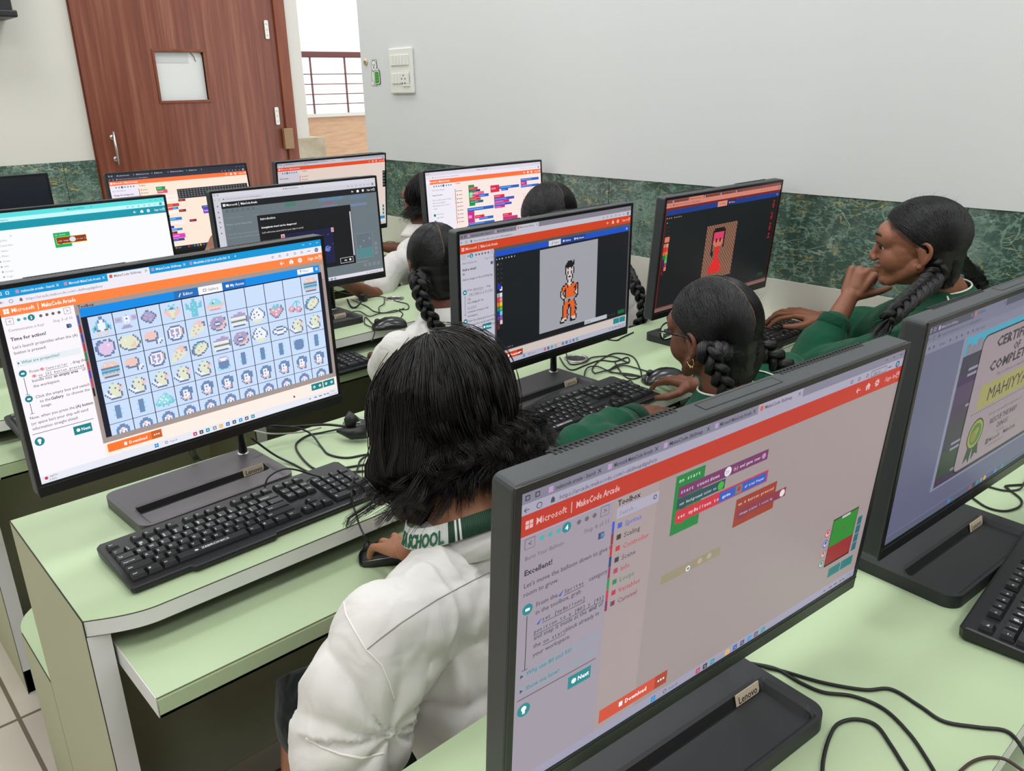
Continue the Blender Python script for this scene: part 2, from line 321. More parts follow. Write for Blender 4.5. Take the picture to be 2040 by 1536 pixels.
# ceiling panels (the room's own lights)
ml = bpy.data.materials.new('led_diffuser'); ml.use_nodes = True; nt, bb = nodes(ml); bb.inputs['Emission Color'].default_value = (.98, .99, 1, 1); bb.inputs['Emission Strength'].default_value = 3
for i, x in enumerate((-.75, .55, 1.75)):
    for j, y in enumerate((-1.2, .55, 2.15, 3.75)):
        t = thing('ceiling_light', 'square white LED panel set in the classroom ceiling', 'light', (x, y, HT), group='LED panels in the ceiling')
        b = B(); b.box(-.3, .3, -.3, .3, -.012, 0, M_WHITE); b.build('light_frame', t)
        b = B(); b.box(-.28, .28, -.28, .28, -.014, -.012, ml); b.build('diffuser', t)
        ld = bpy.data.lights.new('panel_light', 'AREA'); ld.shape = 'SQUARE'; ld.size = .56; ld.energy = 8.8; ld.color = (.97, .985, 1)
        lo = bpy.data.objects.new('panel_light', ld); link(lo, t); lo.location = (0, 0, -.02)
# world: bright overcast daylight outside
w = bpy.data.worlds.new('sky'); S.world = w; w.use_nodes = True; w.node_tree.nodes['Background'].inputs[0].default_value = (.95, .98, 1, 1); w.node_tree.nodes['Background'].inputs[1].default_value = 1.6
# ------------------------------------------------------------------ desks
def desk_row(y0, idx, lab, blab, x0=.21):
    """worktop rows; y0 = front of the side panels. local coords are world coords relative to (x0,y0,0)"""
    t = thing('computer_desk', lab, 'desk', (x0, y0, 0)); L = XW-.002-x0; D = .405
    def slab(name, poly, z0, z1, parent=t):
        b = B(); b.prism(poly, z0+.001, z1-.0025, M_EDGE); b.prism(poly, z1-.0025, z1-.001, M_DARKLINE); b.prism(poly, z1-.001, z1, M_GREEN); b.prism(poly, z0, z0+.001, M_DARKLINE)
        return b.build(name, parent)
    # worktop, bowed out past the panels at the front
    poly = [(L, D), (0, D), (0, 0)]+[(.008*k, -.035*sin(k/12*pi/2)) for k in range(1, 13)]+[(L, -.035)]
    slab('worktop', poly, .722, .75)
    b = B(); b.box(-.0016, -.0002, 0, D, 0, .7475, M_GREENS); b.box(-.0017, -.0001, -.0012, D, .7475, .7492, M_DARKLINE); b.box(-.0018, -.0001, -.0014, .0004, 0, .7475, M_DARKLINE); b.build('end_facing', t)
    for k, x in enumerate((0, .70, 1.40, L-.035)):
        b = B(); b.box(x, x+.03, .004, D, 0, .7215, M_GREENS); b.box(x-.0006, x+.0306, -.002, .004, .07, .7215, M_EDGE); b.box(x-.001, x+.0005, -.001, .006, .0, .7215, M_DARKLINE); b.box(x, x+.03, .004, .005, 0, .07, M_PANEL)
        b.build('side_panel', t)
    b = B(); b.box(.03, L, D-.03, D-.014, .02, .72, M_PANEL); b.build('back_panel', t)
    # keyboard shelf
    b = B(); z1 = .69; poly = rrect(.036, L-.04, -.155, .2, .0, 1, [0, 0, .0, .0]); b.prism(poly, z1-.034, z1-.002, M_GREENS); b.prism(poly, z1-.002, z1-.001, M_DARKLINE); b.prism(poly, z1-.001, z1, M_GREEN)
    b.box(.0345, .036, -.153, .2, z1-.034, z1-.001, M_EDGE)
    b.build('keyboard_shelf', t, bevel=.0)
    b = B(); b.prism([(y, z) for y, z in ((-.157, z1-.004), (-.157, z1-.028), (-.150, z1-.034), (-.155, z1-.034), (-.155, z1-.004))][::-1], .036, L-.04, M_GREEN, MX(((0, 0, 1), (1, 0, 0), (0, 1, 0))).to_4x4())
    b.build('shelf_lip', t)
    if blab:
        s = thing('bench', blab, 'bench', (x0, y0+D+.006, 0))
        b = B(); poly = rrect(0, L, 0, .32, 0, 10, [0, .11, 0, 0]); b.prism(poly, .372, .398, M_EDGE); b.prism(poly, .398, .4, M_GREEN); b.build('seat', s)
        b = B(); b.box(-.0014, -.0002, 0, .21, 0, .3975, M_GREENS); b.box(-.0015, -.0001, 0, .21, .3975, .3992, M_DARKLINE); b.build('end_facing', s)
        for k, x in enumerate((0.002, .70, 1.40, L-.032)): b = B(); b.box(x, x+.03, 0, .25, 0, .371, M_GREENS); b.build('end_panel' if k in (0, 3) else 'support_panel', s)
    return t
Y1, Y2, Y3, Y4 = .204, 1.147, 2.14, 3.14
desk_row(Y1, 0, 'green laminate desk nearest the camera, under the largest screens', 'green bench behind the nearest desk, where three pupils sit')
desk_row(Y2, 1, 'green laminate desk with the gallery screen at its white edged left end', 'green bench with rounded left end behind the gallery screen desk')
desk_row(Y3, 2, 'green laminate desk with the teal screen, third row from the camera', 'green bench in front of the farthest desk row', x0=.235)
desk_row(Y4, 3, 'farthest green laminate desk, nearest the brown door', None)
# metal cable grommets
def grommet(p, lab, rx=.033):
    b = B(); rings = []
    for r_, z in ((rx, .0), (rx, .003), (rx*.8, .0035), (rx*.78, .001)): rings.append([V((p.x+r_*cos(2*pi*k/28), p.y+r_*sin(2*pi*k/28), .75+z)) for k in range(28)])
    b.loft(rings, M_STEEL, True, False); b.prism([(p.x+.78*rx*cos(2*pi*k/28), p.y+.78*rx*sin(2*pi*k/28)) for k in range(28)], .7502, .7508, M_BLACKM)
    tag(b.build('cable_grommet'), lab, 'cable grommet')
grommet(at(1148, 713, z=.753), 'chrome cable grommet on the desk behind the orange sprite screen')
grommet(at(786, 594, z=.753), 'chrome cable grommet on the desk beside the braided pupil in white')
grommet(at(712, 842, z=.753), 'chrome cable grommet right of the gallery screen, beside the short haired pupil')
# ------------------------------------------------------------------ screen pictures (flat coloured shapes on the glass)
SW, SH = .527, .2965
def disp_mat(name, strength):
    m = bpy.data.materials.new(name); m.use_nodes = True; nt, b = nodes(m)
    at_ = nt.nodes.new('ShaderNodeVertexColor'); at_.layer_name = 'Col'
    nt.links.new(at_.outputs['Color'], b.inputs['Emission Color']); b.inputs['Emission Strength'].default_value = strength
    b.inputs['Base Color'].default_value = (.012, .012, .014, 1); b.inputs['Roughness'].default_value = .35; b.inputs['Specular IOR Level'].default_value = .35
    return m
class UI:
    """draws in 1920x1080 screen coordinates, y down; l = layer"""
    def __init__(s, tint=(1, 1, 1), mul=1, lift=0): s.v = []; s.f = []; s.c = []; s.tint = tint; s.mul = mul; s.lift = lift
    def P(s, x, y, l): return ((x/1920-.5)*SW, -.00008*l, (1-y/1080)*SH)
    def col(s, c): return tuple(min(1.5, s2l(max(0, c[i]+s.lift)/255.)*s.tint[i]*s.mul) for i in range(3))+(1,)
    def poly(s, pts, c, l=1):
        o = len(s.v); s.v += [s.P(min(1920, max(0, x)), min(1080, max(0, y)), l) for x, y in pts]; s.f.append(list(range(o, o+len(pts)))); s.c.append(s.col(c))
    def rect(s, x0, y0, x1, y1, c, l=1):
        if x1 <= x0 or y1 <= y0: return
        s.poly([(x0, y1), (x1, y1), (x1, y0), (x0, y0)], c, l)
    def circ(s, x, y, r, c, l=1, ry=None, n=18): s.poly([(x+r*cos(2*pi*k/n), y-(ry or r)*sin(2*pi*k/n)) for k in range(n)], c, l)
    def line(s, x0, y0, x1, y1, w, c, l=2):
        d = math.hypot(x1-x0, y1-y0) or 1; nx, ny = -(y1-y0)/d*w/2, (x1-x0)/d*w/2
        s.poly([(x0+nx, y0+ny), (x1+nx, y1+ny), (x1-nx, y1-ny), (x0-nx, y0-ny)], c, l)
    def text(s, x, y, t, size, c, l=5, bold=0, w=None):
        vs, fs, tw = text_poly(t, bold, 1); o = len(s.v)
        if not vs: return
        k = size if w is None else w/tw
        s.v += [s.P(x+vx*k, y-vy*size, l) for vx, vy in vs]; cc = s.col(c)
        for f in fs: s.f.append([i+o for i in f]); s.c.append(cc)
    def mono(s, x, y, t, size, c, l=5, bold=.012, adv=None):
        adv = adv or size*.66
        for i, ch in enumerate(t):
            if ch != ' ': tw = text_poly(ch, bold)[2]; s.text(x+i*adv+(0 if ch not in "il[]().'" else adv*.2), y, ch, size, c, l, bold, w=min(tw*size, adv*.86))
    def art(s, x, y, rows, pal, px, l=4, py=None):
        py = py or px
        for j, r in enumerate(rows):
            i = 0
            while i < len(r):
                k = i
                while k < len(r) and r[k] == r[i]: k += 1
                if r[i] in pal: s.rect(x+i*px, y+j*py, x+k*px+.3, y+(j+1)*py+.3, pal[r[i]], l)
                i = k
    def build(s, name, parent, m, **kw):
        me = bpy.data.meshes.new(name); me.from_pydata(s.v, [], s.f); me.materials.append(m)
        ca = me.color_attributes.new('Col', 'FLOAT_COLOR', 'CORNER'); buf = []
        for p, c in zip(me.polygons, s.c): buf += list(c)*p.loop_total
        ca.data.foreach_set('color', buf); me.update()
        o = bpy.data.objects.new(name, me); link(o, parent); return o
WHT = (255, 255, 255); TEAL = (20, 130, 138); INK = (70, 70, 78)
def browser(u, tabc, barc, texc, urlc, tabs=(), act=None, h1=42, h2=82, side=0):
    u.rect(0, 0, 1920, 1080, barc, 0); u.rect(0, 0, 1920, h1, tabc, 1)
    for i, (x0, x1, t) in enumerate(tabs):
        a = i == act
        if a: u.rect(x0, 4, x1, h1, barc, 2)
        u.rect(x0+10, 12, x0+26, 30, (210, 90, 60) if a else (180, 150, 190), 3); tw_ = text_poly(t, .01)[2]*19; u.text(x0+34, 28, t, 19, urlc if a else texc, 5, .01, w=min(tw_, x1-x0-70))
        u.line(x1-26, 14, x1-14, 28, 2.2, urlc if a else texc, 4); u.line(x1-14, 14, x1-26, 28, 2.2, urlc if a else texc, 4)
    for x in (14, 48): u.rect(x, 12, x+16, 28, texc, 3); u.rect(x+3, 15, x+13, 25, tabc, 4)
    for k, x in enumerate((1780, 1832, 1884)): u.rect(x, 18, x+14, 21, texc, 3)
    y = (h1+h2)/2
    u.line(12, y, 30, y, 2.5, urlc, 3); u.line(12, y, 20, y-7, 2.5, urlc, 3); u.line(12, y, 20, y+7, 2.5, urlc, 3)
    u.circ(64, y, 10, urlc, 2); u.circ(64, y, 7.5, barc, 3); u.rect(104, y-4, 118, y+8, urlc, 2); u.circ(111, y-5, 5, urlc, 2)
    u.text(134, y+7, 'https://arcade.makecode.com/--skillmap#gallery', 20, urlc)
    for x in (1560, 1610, 1665, 1720, 1770): u.circ(x, y, 8, urlc, 2, n=8); u.circ(x, y, 5, barc, 3, n=8)
    u.rect(1812, y-2, 1834, y+2, urlc, 3); u.circ(1880, y, 14, urlc, 3); u.circ(1880, y, 8, (90, 170, 220), 4)
def header(u, c, y0=89, y1=145, fg=WHT, sep=True):
    u.rect(0, y0, 1920, y1, c, 2); y = (y0+y1)/2
    for i in (0, 1):
        for j in (0, 1): u.rect(18+i*14, y-14+j*14, 30+i*14, y-2+j*14, fg, 4)
    u.text(54, y+9, 'Microsoft', 31, fg, 5, .012, w=110); u.rect(180, y-18, 183, y+18, fg, 4); u.text(198, y+9, 'MakeCode Arcade', 31, fg, 5, .02, w=170)
    u.line(1606, y, 1634, y, 4, fg, 4); u.line(1606, y, 1618, y-11, 4, fg, 4); u.line(1606, y, 1618, y+11, 4, fg, 4)
    u.poly([(1668, y), (1686, y-16), (1704, y)], fg, 4); u.rect(1673, y, 1699, y+14, fg, 4); u.rect(1683, y+4, 1689, y+14, c, 5)
    u.circ(1750, y, 11, fg, 4)
    for k in range(8): u.line(1750, y, 1750+16*cos(k*pi/4), y+16*sin(k*pi/4), 6, fg, 4)
    u.circ(1750, y, 5, c, 5); u.text(1806, y+9, 'Sign In', 26, fg, 5, .005, w=76); u.circ(1900, y, 14, fg, 4); u.circ(1900, y, 11, c, 5); u.circ(1900, y-3, 5, fg, 6)
def panel(u, pc, title, head, body, tail, step='Step 3 of 10', cur=3, n=8, btn='Next', byl=792, bullets=(), extras=(), fg=INK, dimt=(120, 120, 130), y1=1043, pw=352):
    u.rect(0, 145, pw, y1, pc, 2); u.rect(18, 150, 54, 184, dimt, 3); u.rect(20, 152, 52, 182, pc, 4); u.text(29, 176, '<', 26, fg)
    u.rect(298, 148, 332, 182, dimt, 3); u.rect(300, 150, 330, 180, pc, 4); u.text(308, 174, '>', 26, fg)
    for k in range(n-1):
        x = 78+k*30+(8 if k >= cur else 0)+(8 if k > cur-1 else 0)
        if k == cur-1: u.circ(x, 166, 17, TEAL, 4); u.text(x-6, 175, str(cur), 24, WHT, 5, .02)
        else: u.circ(x, 166, 8, (60, 170, 165) if k < cur-1 else (100, 96, 108), 4)
    u.text(236, 214, step, 22, dimt, w=98); u.text(20, 220, title, 20, dimt, w=min(186, text_poly(title)[2]*18))
    u.rect(296, 236, 318, 258, (50, 70, 110), 4); u.rect(306, 240, 322, 254, (90, 130, 170), 5)
    u.text(20, 270, head, 26, (40, 40, 46), 5, .025)
    for (x, y, t, b_) in body:
        if t: u.text(x, y, t, 23, fg if b_ != 2 else TEAL, 5, .022 if b_ == 1 else .004, w=text_poly(t, .022 if b_ == 1 else .004)[2]*21.6)
    for (x, y, t) in extras:
        u.mono(x, y, t, 19, (50, 50, 58), 5, .008, 11.1); u.rect(x-2, y+6, x+len(t)*11.1, y+8, (60, 60, 64), 4)
    for (y, y2) in bullets: u.circ(38, y, 19, TEAL, 4); u.rect(30, y-4, 46, y+5, WHT, 5); u.rect(36, y+24, 39, y2, fg, 4); u.rect(27, y2, 48, y2+2.5, fg, 4)
    if byl:
        u.rect(14, byl-3, 330, byl, fg, 4); u.rect(216, byl+16, 312, byl+66, TEAL, 4); u.circ(240, byl+41, 10, WHT, 5); u.text(256, byl+49, btn, 24, WHT, 6, .03, w=48)
        u.circ(40, byl+45, 25, TEAL, 4); u.circ(40, byl+40, 10, WHT, 5); u.rect(35, byl+46, 45, byl+60, WHT, 5)
def taskbar(u, c, y0=1036, dark=False, left=True, icons=True):
    u.rect(0, y0, 1920, 1080, c, 3); t = (80, 80, 90) if not dark else (220, 220, 220)
    if left: u.circ(30, y0+16, 9, (200, 50, 60), 4); u.text(48, y0+18, 'NIFTY', 15, t); u.text(40, y0+36, '-0.33%', 15, t)
    cx = [640, 700, 880, 920, 962, 1008, 1050, 1096, 1140, 1184, 1226, 1270]; cs = [(20, 140, 200), None, (190, 60, 90), (50, 50, 60), (20, 150, 160), (150, 150, 160), (240, 180, 60), (30, 90, 170), (60, 70, 110), (20, 150, 210), (90, 90, 100), (20, 150, 160)]
    for x, k in zip(cx, cs):
        if k is None: u.circ(x, y0+20, 9, t, 4); u.circ(x, y0+20, 6, c, 5); u.text(x+20, y0+27, 'Search', 18, t); continue
        if k[0] == 20 and k[2] == 200:
            for i in (0, 1):
                for j in (0, 1): u.rect(x-12+13*i, y0+9+13*j, x-1+13*i, y0+20+13*j, k, 4)
        elif icons: u.rect(x-12, y0+10, x+12, y0+33, k, 4); u.circ(x, y0+22, 5, c, 5, n=8)
    for x, w_ in ((1690, 12), (1730, 20), (1766, 24), (1806, 16), (1830, 16)): u.rect(x, y0+18, x+w_, y0+24, t, 4)
    u.text(1858, y0+20, '11:36', 16, t); u.text(1846, y0+38, '22-01-2025', 14, t)
def download(u, c, y0=962, y1=1012, x1=684):
    u.rect(370, y0, x1, y1, c, 4); u.rect(x1-62, y0, x1, y1, tuple(int(k*.8) for k in c), 5); u.rect(462, y0+16, 478, y0+36, WHT, 6); u.text(490, y0+35, 'Download', 25, WHT, 6, .02)
    for k in range(3): u.circ(x1-44+k*13, (y0+y1)/2, 4.5, WHT, 6, n=8)
# ---- simple pixel pictures of my own for the gallery
GP = {'k': (110, 124, 156), 'p': (226, 200, 236), 'o': (240, 200, 192), 'y': (228, 232, 204), 't': (120, 200, 220), 'w': (240, 244, 255), 'b': (112, 140, 184), 'r': (222, 166, 180), 'v': (176, 162, 200), 'g': (160, 200, 190), 'n': (190, 184, 214), 'c': (150, 220, 230)}
SP = {
'ship': ['.....bb.....', '.....bb.....', '....bwwb....', '...tbwwbt...', '...twwwwt...', '..ttwwwwtt..', '.tktwwwwtkt.', '.tktwwwwtkt.', '.t.kkwwkk.t.', '....o..o....', '...oy..yo...', '....o..o....'],
'drone': ['......n.....', 'nnnn.www.nnn', 'nvvn.wkw.nvv', 'nnnn.www.nnn', '.....w.w....', '............', '....vvvv....', '...vvvvvv...'],
'rock': ['....kk......', '...vvvvk....', '..kvnvvvk...', '.kvvvvnvvk..', '.kvnvvvvvk..', '..kvvvnvk...', '...kkvvk....', '.....kk.....'],
'bug': ['....t..t....', '.....tt.....', '..t.tkkt.t..', '.ooo.yy.ooo.', '.oooyyyyooo.', '..oooyyooo..', '...ooyyoo...', '....oyyo....', '.....gg.....'],
'cactus': ['.....tt.....', '.....tt.....', '.t..tttt..t.', '.tt.tctt.tt.', '.tt.tttt.tt.', '.tttttctttt.', '...ttttt....', '....tttt....', '....tctt....', '....tttt....', '....tttt....'],
'ufo': ['............', '....cccc....', '...ccwccc...', '..cckccccc..', '.oocccccccoo', 'ooooooooooo.', '.oyoyoyoyo..', '..rrrrrrr...'],
'burger': ['...oooooo...', '..oyooyooo..', '.ooooooyooo.', '.kkkkkkkkkk.', '.tttttttttt.', '.bbkbbkbbkb.', '.tctctctctc.', '.oooooooooo.', '..kkkkkkkk..'],
'apple': ['..kk.kk.k...', '.kbbkpppkk..', '.bbpppppppk.', 'kbpppppwppk.', 'kbppppppppk.', 'kbppppppppk.', '.kppppppppk.', '.kbppppppk..', '..kkppppkk..', '....kkkk....'],
'lemon': ['.kyyyyyyk...', 'kyyyyyyyyk..', 'yyywyyyyyyk.', 'yyyyyyyyyyk.', 'kyyyyyyyoyyk', 'kyyyyyyooyyk', '.kyyyyoooyk.', '..kkyyyyykk.', '....kkkkk...'],
'leg': ['..oooook....', '.oooooook...', '.oooooook...', '.ooooooob...', '.bkooookb...', '..bkkkkb.ww.', '.......kwwk.', '.......kwk..'],
'ham': ['...kkkkkk...', '..kwwwwwwk..', '.kwvvwvvwok.', '.kwvvwvvwok.', '.kwvwwwvwok.', '.kwvvwvvwok.', '.kwwvwvwwk..', '..kbwwwwbk..', '...kkkkkk...'],
'pizza': ['......ooo...', '....oooookk.', '...oyyyooob.', '...yryyryok.', '..yyyyyyyy..', '..yryyryyy..', '.yyyyyyyy...', '.yyyryy.....', 'yyyy........'],
'donut': ['...vvvvvv...', '..vvvpvvvvk.', '.vvvvvvvvvk.', '.vvvkkkvvvo.', 'vvvkwwwkvoo.', '.vvvkkkvvok.', '.kvvvvvoook.', '..kkoooook..', '....kkkk....'],
'cake': ['......vvr...', '...vvvvvvvv.', '.vvvvvvvvvv.', '.wwwwwwwwwwk', '.yyyyyyyyyyk', '.kkkkkkkkkkk', '.yyyyyyyyyyk', '.wwwwwwwwww.', '..kkkkkkkk..'],
'cream': ['...kwwwk....', '..kwwwwwk...', '.kwwwkwwwk..', '.kwkwwwwwwk.', 'kwwwwwkwwwk.', 'kwwkwwwwwwk.', '.kwwwwwwwk..', '..yyyyyyy...', '...yyyyy....'],
'berry': ['....t.tt....', '...ttttt.k..', '.krrtrtrrk..', '.rrwrrrwrrk.', '.rrrrwrrrrk.', '.krrrrrrrk..', '..krrwrrk...', '...krrrk....', '....kkk.....'],
'cherry': ['......ttt...', '.....t.t.t..', '....t..t....', '..rrr..t....', '.rrwrr.rrr..', '.rrrrkrrwrr.', '..rrk.rrrrk.', '.......rrk..'],
'taco': ['....kkkkk...', '..kktcytyk..', '.kttyyyyyyk.', '.kbyyyryyyk.', 'kbyyyyyyyyk.', 'kbyyryyyyk..', 'kbyyyyyyk...', '.kkyyykk....', '...kkk......'],
'duck': ['.....g......', '....yyyyk...', '...kyyyyyk..', '...yyybyooo.', '..kyyyyyoo..', '.wk.yyyyk...', 'kwwkyyyyyk..', '.kwwwyyyyk..', '..kwwwyyyk..', '...kkkkkk...'],
'plate': ['............', '....kkkkk...', '..kkwwwwwkk.', '.kwwkkkkkwwk', '.kwwwwwwwwwk', '..kkwwwwwkk.', '....kkkkk...'],
'log': ['...nnnnn....', '..nwwwwwn...', '..nnwwwnn...', '..bbbbbbb...', '..bbbbbbb...', '..bbbbbbb...', '.cbbbbbbbc..', '.c.bbbbb.c..', '..c.c.c.c...'],
'logs': ['....bbb.....', '....bbb.....', '...cbbbc....', '....bbb.....', '....bbb.....', '...cbbbc....', '....bbb.....', '....bbb.....'],
'pot': ['.ccbbbbbcc..', '..bbbbbbb...', '.cbbbbbbbc..', '..bbbbbbb...', '..bbbbbbb...', '..bbbbbbb...', '...bbbbb....'],
'shell': ['......c.....', '.....cct....', '...ccwccc...', '..cwccccct..', '.cccwcwccct.', 'ccwccccwcct.', 'tctccwcctctt', '.ttctttcttt.', '....t..t....'],
'kid': ['....bbbb....', '...bbbbbbb..', '..bbwwwbbb..', '..bbwkwkbb..', '..kbwwwwbk..', '...kwrwwk...', '..bowwwob...', '...boooob...', '....bk.bk...'],
'kidtop': ['....bbbb....', '..bbbbbbbb..', '.bbbrwwrbbb.', '.bbwwrwwwbb.', '.bbwkwwkwbb.'],
}
def sprite(u, k, x, y, w, h):
    r = SP[k]; n = max(len(q) for q in r); mrg = .1; px = w*(1-2*mrg)/n; py = min(h*.9/len(r), px*1.0); u.art(x+w*mrg, y+(h-py*len(r))/2, r, GP, px, 5, py)
def ui_gallery():
    u = UI(); browser(u, (0, 150, 214), (240, 236, 246), (236, 246, 255), (110, 110, 124), ((84, 316, 'makecode arcade - Search'), (318, 552, 'Microsoft MakeCode Arcade'), (553, 785, 'MakeCode Skillmap'), (786, 1010, 'MakeCode Skillmap'), (1012, 1290, '88ed040b-2155-4cd3-ae2b-2b0')), 2, 44, 86)
    u.text(1304, 30, '+', 26, WHT); header(u, (255, 132, 62), 88, 140); u.rect(352, 140, 1920, 1036, (253, 240, 230), 1)
    panel(u, (250, 246, 252), 'Communication is Key!', 'Time for action!', [(20, 312, "Let's launch projectiles when the (A)", 0), (20, 342, 'button is pressed:', 0), (44, 398, 'What are projectiles?', 2), (70, 456, 'From', 0), (274, 456, ', drag the', 0), (72, 508, 'bundle into', 0), (180, 508, 'an empty area', 1), (326, 508, 'of', 0), (72, 538, 'the workspace.', 0), (70, 598, 'Click the empty box and switch', 0), (86, 626, 'to the', 0), (142, 626, 'Gallery', 1), (220, 626, 'to choose the', 0), (340, 626, '', 0), (86, 654, 'image.', 0), (20, 706, 'Now, when you press the', 0), (252, 706, '(A) button', 1), (20, 738, '(or space bar) your ship will send', 0), (20, 768, 'information straight ahead.', 0)], None, bullets=((450, 566), (592, 674)), extras=((150, 456, 'Controller'), (108, 484, 'on [A] button pressed')))
    u.rect(20, 376, 340, 410, (232, 240, 246), 3); u.poly([(26, 384), (26, 398), (36, 391)], INK, 4)
    for x, y in ((132, 450), (88, 478)): u.circ(x, y-2, 11, (215, 60, 80), 4, 7); u.circ(x-5, y-2, 3, WHT, 5, n=8); u.circ(x+5, y-2, 3, WHT, 5, n=8)
    u.rect(352, 140, 1920, 952, (166, 150, 144), 3); u.text(370, 164, 'Toolbox', 24, (30, 30, 34), 5, .02)
    cs = [(40, 90, 170), (160, 40, 60), (60, 60, 160), (190, 40, 60), (20, 130, 80), (200, 40, 70), (80, 60, 180), (200, 60, 120), (20, 20, 20)]
    for i, c in enumerate(cs): u.rect(356, 200+i*52, 366, 250+i*52, c, 4)
    u.rect(374, 166, 1884, 215, (0, 140, 232), 4); u.rect(374, 215, 1896, 922, (14, 18, 40), 4)
    u.rect(899, 168, 1046, 215, (34, 110, 186), 5); u.text(952, 200, 'Editor', 24, WHT, 6, .01); u.line(926, 204, 938, 184, 5, WHT, 6)
    u.rect(1047, 168, 1199, 215, (250, 250, 255), 5); u.text(1104, 200, 'Gallery', 24, (90, 90, 100), 6, .005); u.rect(1076, 184, 1096, 200, (80, 80, 90), 6); u.rect(1079, 187, 1093, 197, WHT, 7)
    u.rect(1200, 168, 1353, 215, (20, 110, 196), 5); u.text(1250, 200, 'My Assets', 24, WHT, 6, .01, w=92); u.rect(1222, 184, 1242, 200, WHT, 6)
    u.rect(1720, 172, 1838, 206, (248, 250, 255), 5); u.text(1760, 196, 'Filter', 22, (120, 120, 130), 6); u.poly([(1738, 180), (1752, 180), (1746, 188), (1746, 198), (1743, 198), (1743, 188)], (80, 80, 90), 6)
    u.line(1856, 180, 1872, 198, 4, WHT, 6); u.line(1872, 180, 1856, 198, 4, WHT, 6)
    rows = [['ship', 'drone', 'rock', 'bug', 'cactus', 'ufo', 0, 0, 0, 0, 'burger'], ['apple', 'lemon', 'leg', 'ham', 'pizza', 'donut', 'cake', 'cream', 'berry', 'cherry', 'taco'], ['burger', 'leg', 'ham', 'pizza', 'taco', 'cake', 'donut', 'cream', 'plate', 'duck', 'duck'], ['duck', 'duck', 'duck', 'duck', 'duck', 'log', 'logs', 'logs', 'logs', 'pot', 'logs'], ['logs', 'logs', 'shell', 'kid', 'kid', 'kid', 'kid', 'kid', 'kid', 'kid', 'kid'], ['kidtop']*11]
    cw = (1872-406)/11; ch = 126.5
    for j, r in enumerate(rows):
        for i, k in enumerate(r):
            x0 = 406+i*cw; y0 = 222+j*ch; y1 = min(y0+ch-3, 921); u.rect(x0, y0, x0+cw-4.5, y1, (204, 224, 252), 5)
            if k and j < 5: sprite2(u, k, x0, y0, cw-3, ch-3)
            elif k: u.art(x0+cw*.16, y0+12, SP['kidtop'], GP, cw*.68/12, 6, (y1-y0-13)/5.)
    u.rect(1898, 166, 1908, 260, (200, 170, 170), 5); u.rect(1896, 215, 1900, 922, (150, 130, 128), 5)
    download(u, (255, 120, 44)); u.rect(1718, 960, 1806, 1006, TEAL, 4); u.rect(1812, 960, 1900, 1006, TEAL, 4)
    for x in (1740, 1784, 1834, 1878): u.circ(x, 983, 9, WHT, 5, n=10); u.circ(x, 983, 4, TEAL, 6, n=8)
    u.poly([(1576, 998), (1576, 1018), (1590, 1012)], (30, 30, 34), 4); taskbar(u, (232, 234, 246)); return u
def sprite2(u, k, x, y, w, h):
    r = SP[k]; n = max(len(q) for q in r); px = w*.92/n; py = min(h*.9/len(r), px); u.art(x+w*.04, y+(h-py*len(r))/2, r, GP, px, 6, py)
